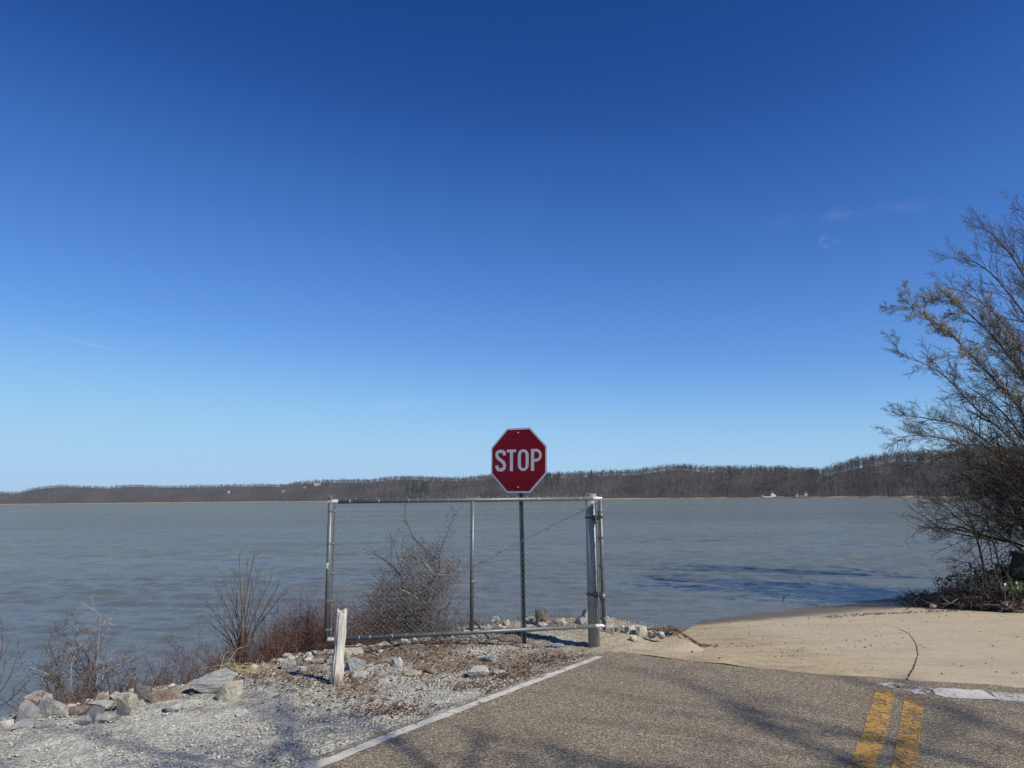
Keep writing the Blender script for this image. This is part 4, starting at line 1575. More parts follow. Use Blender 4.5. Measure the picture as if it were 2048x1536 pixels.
# ------------------------------------------------------------------ gravel and litter
def scatter_stones(name, n, region, smin, smax, mats, label, seed, flat=.6):
    r = np.random.default_rng(seed)
    protos_ = []
    for s in range(6):
        bm = bmesh.new(); bmesh.ops.create_icosphere(bm, subdivisions=1, radius=1.0)
        rr = random.Random(seed * 10 + s)
        for v in bm.verts:
            v.co *= rr.uniform(.65, 1.2); v.co.z *= flat
        protos_.append((np.array([tuple(v.co) for v in bm.verts]), np.array([[v.index for v in f.verts] for f in bm.faces])))
        bm.free()
    X, Y = region(r, n)
    Z = land(X, Y)
    S = smin * (smax / smin) ** (r.random(len(X)) ** 2.2)
    Vs, Fs, Ts = [], [], []; nv = 0
    pick = r.integers(0, 6, len(X))
    for k in range(6):
        sel = np.nonzero(pick == k)[0]; V, F = protos_[k]; m = len(sel)
        an = r.uniform(0, 6.28, m); ca, sa = np.cos(an)[:, None], np.sin(an)[:, None]
        el = r.uniform(.7, 1.3, m)[:, None]; s = S[sel][:, None]
        x = (V[None, :, 0] * ca * el - V[None, :, 1] * sa) * s + X[sel][:, None]
        y = (V[None, :, 0] * sa * el + V[None, :, 1] * ca) * s + Y[sel][:, None]
        z = V[None, :, 2] * s + Z[sel][:, None] + s * .2
        Vs.append(np.stack([x, y, z], -1).reshape(-1, 3))
        Fs.append((F[None] + (np.arange(m) * len(V))[:, None, None] + nv).reshape(-1, 3))
        Ts.append(np.repeat(r.random(m), len(V))); nv += m * len(V)
    o = np_mesh(name, np.concatenate(Vs), np.concatenate(Fs), mats, False, np.concatenate(Ts))
    return tag(o, label, 'gravel', kind='stuff')


def m_stones():
    t = NT('loose_gravel')
    k = t.n.new('ShaderNodeAttribute'); k.attribute_name = 'tint'
    c = t.ramp(k.outputs['Fac'], [(0, (0.138, 0.121, 0.101)), (.15, (0.258, 0.242, 0.206)), (.4, (0.404, 0.395, 0.346)), (.7, (0.507, 0.512, 0.466)), (.93, (0.636, 0.660, 0.624)), (1, (0.344, 0.270, 0.192))])
    f = t.noise(60, 4, .65)
    return t.done(t.mix(.3, c, t.ramp(f, [(.3, (.15, .13, .11)), (.7, (.6, .57, .52))])), .95, 0, None, .1)


def pad_region(r, n):
    X = r.uniform(-5.8, 2.2, n); Y = 4.7 + (11.9 - 4.7) * r.random(n) ** 1.25
    v = (X - ROAD_O[0]) * ROAD_R[0] + (Y - ROAD_O[1]) * ROAD_R[1]
    e = sdist(X, Y, EDGE)
    clump = wob(X, Y, 1.7, 4) + r.normal(0, .9, n)
    sandy = (X > .45) & (Y > 8.5) & (Y < 10.4)
    ok = (e < .35) & (v < -.12) & (clump > -.6) & ~(sandy & (r.random(n) < .85)) & (np.abs(X / Y) < .72)
    return X[ok], Y[ok]


M['stones'] = m_stones()
scatter_stones('gravel', 78000, pad_region, .003, .014, M['stones'], 'loose pale gravel covering the shoulder', 5)


def edge_region(r, n):
    i = r.integers(4, 14, n); t = r.random(n)
    P = EDGE[i] * (1 - t)[:, None] + EDGE[i + 1] * t[:, None]
    P = P + r.normal(0, .22, (n, 2)) + np.array([0, -.05])
    return P[:, 0], P[:, 1]


scatter_stones('rubble', 420, edge_region, .012, .06, M['stones'], 'small broken stones along the top of the bank', 6, .7)


def chip_region(r, n):
    n = n * 4; X = r.uniform(-2, 8, n); Y = r.uniform(4.6, 13, n)
    db = (X - BND_A[0]) * BND_N[0] + (Y - BND_A[1]) * BND_N[1]
    v = (X - ROAD_O[0]) * ROAD_R[0] + (Y - ROAD_O[1]) * ROAD_R[1]
    lat = -((X - 1.2) * .9885 - (Y - 8.75) * .151)
    near = np.exp(-((db - .12) / .22) ** 2)
    ok = (v > -.1) & (lat < -.1) & (X / Y < .75) & (r.random(n) < .22 + .78 * near)
    return X[ok], Y[ok]


scatter_stones('loose_chippings', 3200, chip_region, .003, .012, M['stones'], 'stray chippings lying on the road and ramp', 7)


def litter(name, n, region, label, seed, smin=.012, smax=.035, mat='litter', dz=.012):
    r = np.random.default_rng(seed)
    X, Y = region(r, n); Z = land(X, Y) + dz; m = len(X)
    an = r.uniform(0, 6.28, m); s = r.uniform(smin, smax, m); w = s * r.uniform(.25, .7, m)
    c, d = np.cos(an), np.sin(an)
    V = np.empty((m, 4, 3))
    for k, (a, b) in enumerate(((-1, 0), (0, -1), (1, 0), (0, 1))):
        V[:, k, 0] = X + a * s * c - b * w * d; V[:, k, 1] = Y + a * s * d + b * w * c
        V[:, k, 2] = Z + r.uniform(-.006, .016, m)
    F = np.arange(m * 4).reshape(-1, 4)
    o = np_mesh(name, V.reshape(-1, 3), F, M[mat])
    return tag(o, label, 'litter', kind='stuff')


def lit_region(r, n):
    cs = np.array([(-1.1, 8.1, .5), (-.6, 8.7, .45), (-1.85, 7.6, .3), (-2.75, 7.85, .3), (-.2, 8.25, .35), (.45, 8.6, .25), (-3.5, 7.2, .3), (-3.85, 6.85, .25), (-1.4, 7.1, .35), (-.5, 9.2, .4), (-2.1, 8.5, .35), (-1.25, 8.85, .35), (-1.0, 6.6, .2), (-.3, 7.4, .25), (0, 7.85, .2)])
    i = r.integers(0, len(cs), n)
    X = cs[i, 0] + r.normal(0, 1, n) * cs[i, 2]; Y = cs[i, 1] + r.normal(0, 1, n) * cs[i, 2] * .55
    v = (X - ROAD_O[0]) * ROAD_R[0] + (Y - ROAD_O[1]) * ROAD_R[1]
    ok = v < -.08
    return X[ok], Y[ok]


litter('leaf_litter', 4200, lit_region, 'brown dead leaves and bark bits strewn on the gravel', 21, .008, .026)


# ------------------------------------------------------------------ shrubs and trees
def rand_perp(d, r):
    v = Vector((r.gauss(0, 1), r.gauss(0, 1), r.gauss(0, 1)))
    v = v - d * v.dot(d)
    return v.normalized() if v.length > 1e-5 else d.orthogonal().normalized()


def branch(b, p, d, L, rad, lvl, S, r, leaf=None):
    ns = S['seg'][lvl]
    pts = [p.copy()]; d = d.normalized()
    ds = [d.copy()]
    for i in range(ns):
        d = d + Vector((r.gauss(0, 1), r.gauss(0, 1), r.gauss(0, 1))) * S['wob'][lvl] + Vector((0, 0, S['up'][lvl])) + S.get('pull', Vector((0, 0, 0)))
        d.normalize(); p = p + d * (L / ns)
        pts.append(p.copy()); ds.append(d.copy())
    tip = S.get('tip', .35)
    rads = [rad * (1 - (1 - tip) * i / ns) for i in range(ns + 1)]
    b.tube(pts, rads, 6 if rad > .03 else 4 if rad > .012 else 3, cap=False)
    last = lvl + 1 >= len(S['seg'])
    if not last:
        nk = S['kids'][lvl]; nk = int(nk) + (1 if r.random() < nk % 1 else 0)
        lo = S.get('lo', .2)
        for k in range(nk):
            f = lo + (1 - lo) * (k + r.random()) / nk
            i = min(int(f * ns), ns - 1); u = f * ns - i
            q = pts[i].lerp(pts[i + 1], u)
            a = S['ang'][lvl] * r.uniform(.6, 1.35)
            dd = ds[i + 1] * math.cos(a) + rand_perp(ds[i + 1], r) * math.sin(a)
            branch(b, q, dd, L * S['len'][lvl] * r.uniform(.55, 1.15) * (1.15 - .5 * f), max(rads[i] * S['rad'][lvl], S['rmin']), lvl + 1, S, r, leaf)
    elif leaf is not None:
        lb, size, cnt = leaf
        for _ in range(cnt):
            q = pts[r.randint(1, ns)]
            q = q + Vector((r.gauss(0, 1), r.gauss(0, 1), r.gauss(0, 1))) * size * .6
            u = Vector((r.gauss(0, 1), r.gauss(0, 1), r.gauss(0, 1))).normalized() * size * r.uniform(.6, 1.3)
            w = u.orthogonal().normalized() * size * .45
            lb.add([tuple(q - u), tuple(q + w), tuple(q + u), tuple(q - w)], [(0, 1, 2, 3)])


def limb(b, pts, r0, r1, S, r, leaf=None, kids=16, klen=1.0, lo=.15):
    """a main limb through given points, carrying branches"""
    P = [Vector(q) for q in catmull([tuple(p) for p in pts], 5)]
    n = len(P)
    rad = [r0 + (r1 - r0) * i / (n - 1) for i in range(n)]
    b.tube(P, rad, 7 if r0 > .04 else 5, cap=False)
    for k in range(kids):
        f = lo + (1 - lo) * (k + r.random()) / kids
        i = min(int(f * (n - 1)), n - 2)
        d = (P[i + 1] - P[i]).normalized()
        a = S['ang'][0] * r.uniform(.6, 1.3)
        dd = d * math.cos(a) + rand_perp(d, r) * math.sin(a)
        branch(b, P[i].copy(), dd, klen * r.uniform(.6, 1.2) * (1.2 - .55 * f), max(rad[i] * .5, S['rmin']), 0, S, r, leaf)


def shrub(px, py, name, label, cat, mat, build, group=None, y=None):
    g = ground_at(px, py) if y is None else Vector((at(px, py, y).x, y, 0))
    if y is not None:
        g.z = land1(g.x, g.y)
    b = Buf()
    build(b, g)
    o = b.build(name, M[mat], None, origin=g)
    return tag(o, label, cat, group)


# dense dome of twigs seen through the gate
r = random.Random(41)
gx0 = at(838, 1265, 10.35)
gc = Vector((gx0.x, 10.35, land1(gx0.x, 10.35)))
bd = thing('bush', gc, 'tangled grey bare bush standing behind the gate', 'bush')
b = Buf()
TOPX = np.array([690, 730, 770, 800, 825, 850, 880, 905, 925, 940])
TOPY = np.array([1262, 1222, 1165, 1118, 1092, 1088, 1108, 1135, 1165, 1240])
n_made = 0
clumps = [(r.uniform(735, 925), r.random()) for _ in range(46)]
for k in range(3500):
    cx_, cf_ = r.choice(clumps)
    px = r.gauss(cx_, 16) if r.random() < .8 else r.gauss(835, 55)
    if not 692 < px < 940: continue
    ty = float(np.interp(px, TOPX, TOPY)) + 12 * math.sin(px * .13) + 8 * math.sin(px * .31)
    f_ = min(1, max(0, r.gauss(cf_, .18))) if r.random() < .7 else r.random()
    py = ty + (1272 - ty) * f_
    if ((px - 903) / 26) ** 2 + ((py - 1205) / 34) ** 2 < 1 and r.random() < .85: continue
    dy = r.gauss(0, .28) * min(1.0, (1290 - ty) / 160)
    p = at(px, py, 10.35 + dy)
    d = Vector((r.gauss(0, 1), r.gauss(0, .8), r.gauss(.1, .9))).normalized()
    L = r.uniform(.12, .42); ns = 5
    pts = [p]
    for i in range(ns):
        d = (d + Vector((r.gauss(0, .28), r.gauss(0, .28), r.gauss(-.14, .25)))).normalized()
        p = p + d * (L / ns); pts.append(p)
    rr = r.choice((.0014, .0016, .0019, .0026))
    b.tube(pts, [rr] * ns + [rr * .5], 3, cap=False)
# whips that stick out of it
S_dome = dict(seg=[6, 4], wob=[.14, .22], up=[.02, -.05], kids=[5], ang=[.7], len=[.4], rad=[.55], rmin=.0015, lo=.3)
for k in range(60):
    px = r.gauss(845, 55)
    branch(b, at(px, float(np.interp(px, TOPX, TOPY)) + 40, 10.35 + r.gauss(0, .15)), Vector(((px - 850) / 60 + r.gauss(0, .35), r.gauss(0, .3), r.uniform(.5, 1))), r.uniform(.2, .55), .0026, 0, S_dome, r)
for k in range(30):
    e = r.uniform(-.6, .5)
    q_ = gc + Vector((r.uniform(-.35, .3), r.uniform(-.15, .15), -.05))
    b.tube([q_, q_ + Vector((e * .25, r.gauss(0, .1), .35)), q_ + Vector((e * .7 + r.gauss(0, .08), r.gauss(0, .15), .65)), q_ + Vector((e * 1.1, r.gauss(0, .15), .85 * (1 - .5 * abs(e))))], [.007, .006, .004, .002], 4, cap=False)
b.build('twigs', M['twig_grey'], bd)
b = Buf()
S_tall = dict(seg=[7, 5, 3], wob=[.10, .14, .2], up=[.04, .02, 0], kids=[5, 3], ang=[.6, .6], len=[.30, .4], rad=[.55, .6], rmin=.0016, lo=.45)
Yb = 10.3
for pl_, rad in (([(838, 1255), (850, 1190), (880, 1130), (850, 1100), (825, 1070), (812, 1040), (808, 1010)], .011), ([(862, 1125), (880, 1100), (895, 1065), (905, 1040), (912, 1022)], .006),
                 ([(805, 1190), (800, 1150), (780, 1128), (760, 1115), (735, 1100)], .008), ([(782, 1130), (783, 1095), (786, 1075)], .004), ([(812, 1240), (806, 1180), (800, 1140), (810, 1115), (830, 1112)], .007)):
    limb(b, [at(x, y, Yb + .05 * i) for i, (x, y) in enumerate(pl_)], rad, .002, S_tall, r, None, 9, .22, .3)
b.build('stem', M['twig_dark'], bd)
b = Buf()
for pl_ in ([(845, 1120), (870, 1150), (900, 1150)], [(800, 1178), (830, 1192), (850, 1212)], [(875, 1148), (885, 1144), (893, 1142)]):
    b.tube([at(x, y, 9.9) for x, y in pl_], [.006, .004, .002], 4)
b.build('bleached_stem', M['twig_bleached'], bd)
gc_b = bd

# tall upright stems on the bank
r = random.Random(43)
S_up = dict(seg=[7, 4, 3], wob=[.07, .12, .18], up=[.05, .10, .05], kids=[3.2, 2.2], ang=[.42, .5], len=[.42, .45], rad=[.5, .6], rmin=.0015, lo=.25)


def b_tall(b, g):
    for px, py, n, L in ((478, 1108, 1, 0), (510, 1100, 1, 0), (440, 1140, 1, 0), (520, 1130, 1, 0), (545, 1150, 1, 0), (432, 1178, 1, 0), (470, 1140, 1, 0), (495, 1125, 1, 0), (460, 1160, 1, 0), (530, 1180, 1, 0), (560, 1165, 1, 0), (400, 1230, 1, 0), (410, 1200, 1, 0), (488, 1170, 1, 0), (505, 1160, 1, 0), (420, 1215, 1, 0), (450, 1205, 1, 0), (580, 1170, 1, 0)):
        e = at(px, py, g.y + r.uniform(-.25, .35))
        p0 = g + Vector((r.uniform(-.05, .06), r.uniform(-.05, .05), -.03))
        m1 = p0.lerp(e, .35) + Vector((0, 0, .10 * (e - p0).length)) + Vector(((p0.x - e.x) * .12, 0, 0))
        m2 = p0.lerp(e, .7) + Vector((0, 0, .06 * (e - p0).length)) + Vector(((p0.x - e.x) * .06, 0, 0))
        limb(b, [p0, m1, m2, e], r.uniform(.0065, .010), .0018, S_up, r, None, 4, .22, .3)
    for k in range(16):
        branch(b, g + Vector((r.uniform(-.12, .15), r.uniform(-.1, .1), -.02)), Vector((r.uniform(-.8, .6), r.uniform(-.3, .3), 1)), r.uniform(.3, .7), .004, 0, S_up, r)


shrub(484, 1300, 'shrub', 'tall clump of upright brown stems on the bank', 'shrub', 'twig_brown', b_tall, y=8.6)


def b_side(b, g):
    for k in range(26):
        branch(b, g + Vector((r.uniform(-.28, .3), r.uniform(-.15, .15), -.03)), Vector((r.uniform(-.15, .7), r.uniform(-.3, .3), 1)), r.uniform(.35, .75), .0045, 0, S_up, r)


shrub(575, 1290, 'shrub', 'shorter spray of brown stems between the tall clump and the gate', 'shrub', 'twig_brown', b_side, y=9.1)

# straggling shrub at the water's edge, grey and bleached limbs
r = random.Random(45)
S_str = dict(seg=[5, 4, 3], wob=[.16, .22, .25], up=[.0, -.02, -.06], kids=[7, 4], ang=[.85, .8], len=[.5, .5], rad=[.55, .6], rmin=.0017, lo=.15)
g = Vector((at(165, 1400, 7.45).x, 7.45, 0)); g.z = land1(g.x, g.y)
ss = thing('straggling_shrub', g, 'straggling bare shrub with bleached limbs beside the boulders', 'shrub')
b = Buf()
for pl_, rad in (([(192, 1370), (185, 1330), (165, 1300), (150, 1280), (160, 1262), (175, 1258)], .010), ([(192, 1372), (180, 1345), (175, 1310), (162, 1290)], .009), ([(170, 1395), (140, 1350), (115, 1330), (97, 1280), (130, 1268)], .006),
                 ([(200, 1380), (215, 1345), (240, 1330), (262, 1310)], .006), ([(150, 1390), (120, 1370), (95, 1350), (90, 1330)], .006), ([(180, 1385), (160, 1350), (140, 1335), (118, 1345)], .006)):
    limb(b, [at(x, y, g.y + .06 * i - .1) for i, (x, y) in enumerate(pl_)], rad, .0025, S_str, r, None, 8, .30, .2)
for k in range(22):
    branch(b, g + Vector((r.uniform(-.4, .4), r.uniform(-.2, .2), -.03)), Vector((r.uniform(-.9, .6), r.uniform(-.4, .3), .9)), r.uniform(.3, .65), .005, 0, S_str, r)
b.build('twigs', M['twig_brown'], ss)
b = Buf()
for pl_, rad in (([(142, 1375), (143, 1330), (150, 1310), (165, 1285), (185, 1262), (217, 1244)], .0045), ([(193, 1335), (197, 1290), (201, 1232)], .0022), ([(201, 1232), (192, 1222), (160, 1205)], .002), ([(205, 1360), (207, 1330), (215, 1308)], .005),
                 ([(192, 1372), (200, 1345), (235, 1330)], .004), ([(95, 1380), (110, 1355), (140, 1330)], .004), ([(230, 1390), (250, 1360), (268, 1345)], .004), ([(60, 1335), (90, 1345), (125, 1350)], .003)):
    limb(b, [at(x, y, g.y - .15) for i, (x, y) in enumerate(pl_)], rad, .002, S_str, r, None, 3, .16, .4)
b.build('bleached_limb', M['twig_bleached'], ss)

# stems cut by the photo edge
def b_edge(b, g):
    for pl_ in ([(-30, 1420), (10, 1370), (28, 1330), (40, 1300)], [(-30, 1400), (0, 1320), (5, 1275), (0, 1265)], [(-25, 1425), (20, 1400), (52, 1368)], [(-30, 1440), (-5, 1380), (12, 1320)]):
        limb(b, [at(x, y, 7.0) for x, y in pl_], .005, .0018, S_up, r, None, 4, .2, .3)


shrub(-20, 1420, 'shrub', 'few dark stems leaning in at the photo edge', 'shrub', 'twig_brown', b_edge, y=7.0)

# dry grass tuft
def b_grass(b, g):
    for k in range(130):
        p = g + Vector((r.gauss(0, .10), r.gauss(0, .06), -.01))
        a = r.uniform(-1.2, 1.2); L = r.uniform(.08, .36)
        d = Vector((math.sin(a), r.uniform(-.5, .3), math.cos(a) * r.uniform(.5, 1.1)))
        m1 = p + d * L * .5; e = p + d * L + Vector((math.sin(a) * .05, 0, -.10 * L / .3))
        b.tube([p, m1, e], [.0026, .0022, .001], 3, cap=False)
    for pl_ in ([(445, 1345), (460, 1318), (475, 1298), (498, 1290)], [(440, 1340), (448, 1310), (458, 1302)]):
        b.tube([at(x, y, g.y) for x, y in pl_], [.005, .004, .004, .002][:len(pl_)], 4)


shrub(465, 1346, 'grass_tuft', 'straw coloured dry grass tuft behind the long slab rock', 'grass tuft', 'straw', b_grass)
def b_grass2(b, g):
    for k in range(60):
        p = g + Vector((r.gauss(0, .22), r.gauss(0, .10), -.01))
        d = Vector((r.uniform(-.6, .6), r.uniform(-.5, .3), r.uniform(.4, 1)))
        L = r.uniform(.06, .2)
        b.tube([p, p + d * L * .5, p + d * L + Vector((0, 0, -.03))], [.0025, .002, .001], 3, cap=False)


tag(shrub(905, 1290, 'dead_grass', 'dead grass clump under the gate beside the middle upright', 'grass', 'twig_brown', b_grass2), kind='stuff')

# red-brown brush along the bank: nobody could count its stems
r = random.Random(47)
S_red = dict(seg=[4, 3, 2], wob=[.18, .25, .3], up=[.0, -.03, -.05], kids=[4, 2.4], ang=[.7, .8], len=[.5, .5], rad=[.6, .6], rmin=.0013, lo=.15)
b = Buf()
EP = [Vector((x, y)) for x, y in ((-4.15, 6.85), (-3.75, 7.3), (-3.35, 7.75), (-3.0, 8.3), (-2.65, 8.75), (-2.35, 9.35), (-1.95, 9.7), (-1.35, 10.2), (-.8, 10.6), (-.4, 10.9))]
dens = [40, 55, 75, 110, 210, 240, 140, 60, 20]
for i in range(len(EP) - 1):
    for k in range(dens[i]):
        q2 = EP[i].lerp(EP[i + 1], r.random())
        nrm = Vector((-(EP[i + 1] - EP[i]).y, (EP[i + 1] - EP[i]).x)).normalized()
        q2 = q2 + nrm * r.uniform(-.14, .42)
        z = land1(q2.x, q2.y)
        hgt = (.26, .32, .34, .40, .56, .62, .42, .30, .24)[i] * r.uniform(.5, 1.25)
        branch(b, Vector((q2.x, q2.y, z - .02)), Vector((r.gauss(.1, .45), r.gauss(-.1, .35), 1)), hgt, r.uniform(.0025, .0042), 0, S_red, r)
o = b.build('dry_brush', M['twig_red'])
tag(o, 'low red brown brush along the edge of the bank', 'brush', kind='stuff')
# few grey canes in it
b = Buf()
for k in range(90):
    i = r.randint(0, 7); q2 = EP[i].lerp(EP[i + 1], r.random()); z = land1(q2.x, q2.y + .15)
    branch(b, Vector((q2.x, q2.y + .15, z)), Vector((r.gauss(.1, .4), r.gauss(0, .3), 1)), r.uniform(.2, .6), .0026, 0, S_str, r)
tag(b.build('dry_canes', M['twig_brown']), 'thin brown canes rising out of the red brush', 'brush', kind='stuff')
# dead weeds on the bank behind the gate
b = Buf()
for k in range(150):
    x = r.uniform(-.5, 1.4); y = 10.85 + r.uniform(-.5, .35); z = land1(x, y)
    branch(b, Vector((x, y, z - .01)), Vector((r.gauss(0, .6), r.gauss(0, .5), 1)), r.uniform(.06, .22), .0022, 1, S_red, r)
for k in range(70):
    g_ = ground_at(r.gauss(895, 28), r.gauss(1288, 9))
    branch(b, g_, Vector((r.gauss(0, .6), r.gauss(0, .5), 1)), r.uniform(.08, .2), .0025, 1, S_red, r)
tag(b.build('dead_weeds', M['twig_brown']), 'dead weeds among the rocks behind the gate', 'weeds', kind='stuff')
b = Buf(); g_ = ground_at(960, 1252)
b.tube([at(946, 1240, 10.2), at(960, 1256, 10.05), at(972, 1270, 9.85), at(978, 1276, 9.75)], [.010, .012, .010, .008], 6)
tag(b.build('fallen_branch', M['twig_dark']), 'dark stick lying on the bank beside the middle upright', 'branch')

# ------------------------------------------------------------------ trees at the far side of the ramp
r = random.Random(51)
S_tree = dict(seg=[5, 3, 2], wob=[.15, .20, .26], up=[.03, .02, .0], kids=[12, 8], ang=[.66, .7], len=[.46, .5], rad=[.5, .6], rmin=.0028, lo=.12,
              pull=Vector((-.03, 0, 0)))
TY = 17.0
tg = Vector((at(2150, 1120, TY).x, TY, 0)); tg.z = land1(tg.x, tg.y)
tree_a = thing('budding_tree', tg, 'budding tree leaning over the water beside the ramp', 'tree')
b = Buf(); lb = Buf()
fk = at(2120, 1040, TY)
b.tube([tg + Vector((.1, 0, -.15)), tg.lerp(fk, .5), fk, at(2105, 960, TY)], [.17, .15, .13, .10], 10, cap=False)
limbs_a = [([(2110, 1020), (2060, 850), (1975, 745), (1890, 660), (1820, 612)], .06, 26, 1.0, True, 0),
           ([(2110, 1010), (2070, 800), (2000, 690), (1940, 630), (1890, 600)], .055, 26, 1.0, True, .6),
           ([(2112, 1030), (2040, 900), (1950, 815), (1880, 745), (1785, 700)], .05, 26, .75, False, -.3),
           ([(2112, 1035), (2010, 915), (1930, 855), (1860, 838), (1790, 828)], .045, 26, .85, False, .3),
           ([(2112, 1038), (2030, 940), (1940, 895), (1860, 872), (1790, 875)], .045, 26, .8, False, -.6),
           ([(2112, 1040), (2020, 975), (1940, 915), (1870, 912), (1822, 945)], .04, 22, .7, False, .1),
           ([(2110, 1000), (2080, 820), (2040, 740), (1990, 690)], .06, 24, 1.2, False, .8),
           ([(2112, 1020), (2060, 900), (2000, 820), (1930, 770)], .05, 26, 1.1, False, 1.0),
           ([(2112, 1036), (2060, 960), (1990, 920), (1910, 880)], .045, 26, 1.0, False, -.9),
           ([(2105, 960), (2110, 800), (2090, 680), (2060, 580)], .07, 26, 1.5, False, 0),
           ([(2105, 960), (2160, 800), (2220, 650), (2260, 520)], .07, 22, 1.6, False, .4),
           ([(2112, 1000), (2200, 880), (2300, 800), (2380, 760)], .06, 20, 1.5, False, -.4),
           ([(2112, 1040), (2060, 1000), (1990, 985), (1930, 1000), (1890, 1030)], .035, 22, .7, False, -.4)]
for pl_, rad, kids, kl, bud, dy in limbs_a:
    pts = [at(x, y, TY + dy * i / (len(pl_) - 1) * 1.6) for i, (x, y) in enumerate(pl_)]
    limb(b, pts, rad * .72, .006, S_tree, r, (lb, .016 if bud else .010, 7 if bud else 1), kids, kl, .12)
b.build('trunk', M['bark_tree'], tree_a)
lb.build('crown', M['bud'], tree_a)

r = random.Random(53)
TY2 = 20.0
tg2 = Vector((at(2190, 1080, TY2).x, TY2 - 1.2, 0)); tg2.z = land1(tg2.x, tg2.y)
tree_b = thing('maple_tree', tg2, 'taller bare maple with reddish buds behind the budding tree', 'tree')
b = Buf(); lb = Buf()
fk2 = at(2170, 900, TY2)
b.tube([tg2 + Vector((0, 0, -.2)), tg2.lerp(fk2, .5), fk2, at(2150, 720, TY2)], [.22, .19, .16, .10], 10, cap=False)
S_m = dict(S_tree); S_m['up'] = [.05, .05, .04]; S_m['pull'] = Vector((-.03, 0, 0)); S_m['rmin'] = .0036; S_m['kids'] = [9, 5]
for pl_, rad, kids, kl, dy in (([(2160, 900), (2090, 700), (2020, 590), (1960, 530), (1900, 515)], .06, 24, 1.3, 0), ([(2160, 880), (2090, 640), (2035, 530), (1992, 475), (1962, 452)], .06, 24, 1.4, .5), ([(2150, 800), (2090, 560), (2068, 480), (2050, 410)], .06, 24, 1.4, -.4),
                               ([(2165, 920), (2080, 760), (2000, 640), (1940, 590), (1895, 575)], .055, 24, 1.2, -.8), ([(2150, 720), (2130, 560), (2114, 480), (2105, 410)], .06, 24, 1.5, .2), ([(2160, 860), (2110, 660), (2060, 560), (2010, 470)], .055, 24, 1.4, 1.0),
                               ([(2165, 880), (2260, 700), (2320, 560), (2350, 420)], .06, 20, 1.7, .3), ([(2150, 740), (2200, 560), (2230, 420), (2240, 300)], .06, 20, 1.7, -.5), ([(2165, 930), (2100, 800), (2040, 720), (1985, 660)], .05, 24, 1.2, .9)):
    pts = [at(x, y, TY2 + dy * i / (len(pl_) - 1) * 1.8) for i, (x, y) in enumerate(pl_)]
    limb(b, pts, rad * .7, .006, S_m, r, (lb, .013, 2), kids, kl * .8, .15)
b.build('trunk', M['bark_maple'], tree_b)
lb.build('crown', M['bud_red'], tree_b)

# dark tangle low at the bank
r = random.Random(55)
S_tan = dict(seg=[6, 4, 3], wob=[.15, .2, .25], up=[-.03, -.04, -.05], kids=[10, 6], ang=[.7, .8], len=[.45, .5], rad=[.5, .6], rmin=.0042, lo=.1)
tgx = Vector((at(2085, 1120, 16.2).x, 16.2, 0)); tgx.z = land1(tgx.x, tgx.y)
b = Buf()
for k in range(56):
    a = r.uniform(-1.0, .5)
    p = tgx + Vector((r.gauss(0, .25), r.gauss(0, .3), r.uniform(0, 1.2)))
    branch(b, p, Vector((-.9 + r.gauss(0, .5), r.gauss(0, .5), r.uniform(.3, 1.3))), r.uniform(1.3, 2.3), r.uniform(.012, .022), 0, S_tan, r)
tangle = b.build('thicket', M['twig_dark'], None, origin=tgx)
tag(tangle, 'dark dense thicket at the foot of the budding tree', 'thicket')

# saplings leaning over the water
r = random.Random(57)
S_sap = dict(seg=[5, 4, 3], wob=[.07, .10, .14], up=[.03, .03, .03], kids=[6, 3], ang=[.6, .6], len=[.4, .45], rad=[.5, .6], rmin=.0035, lo=.2)


def sapling(base, paths, y, label):
    g = Vector((at(*base, y).x, y, 0)); g.z = land1(g.x, g.y)
    b = Buf()
    for i, (pl_, r0, kids) in enumerate(paths):
        pts = [at(a_, b_, y + (.0 if j < 2 else r.uniform(-.3, .3))) for j, (a_, b_) in enumerate(pl_)]
        if i == 0:
            pts = [g + Vector((0, 0, -.1))] + pts
        limb(b, pts, r0, .005, S_sap, r, None, kids, .55, .25)
    o = b.build('sapling', M['twig_dark'], None, origin=g)
    tag(o, label, 'sapling')


sapling((1968, 1145), [([(1968, 1140), (1957, 1090), (1949, 1062), (1932, 1020), (1915, 975), (1908, 930)], .030, 10), ([(1950, 1070), (1920, 1055), (1885, 1062), (1852, 1054)], .012, 8), ([(1947, 1058), (1915, 1035), (1885, 1010), (1862, 1000)], .013, 8),
                       ([(1940, 1035), (1905, 1010), (1880, 1000), (1852, 995)], .011, 7), ([(1964, 1135), (1940, 1125), (1918, 1128)], .010, 6), ([(1966, 1138), (1945, 1110), (1932, 1095)], .008, 5)], 15.6, 'dark sapling reaching over the water beside the stump')
sapling((1998, 1135), [([(1998, 1132), (1990, 1095), (1978, 1055), (1970, 1010), (1962, 950)], .024, 10), ([(1985, 1130), (1978, 1085), (1965, 1050), (1950, 1020)], .013, 8), ([(2014, 1135), (2025, 1085), (2035, 1050)], .010, 6)], 15.3, 'second slender sapling between the leaning one and the stump')

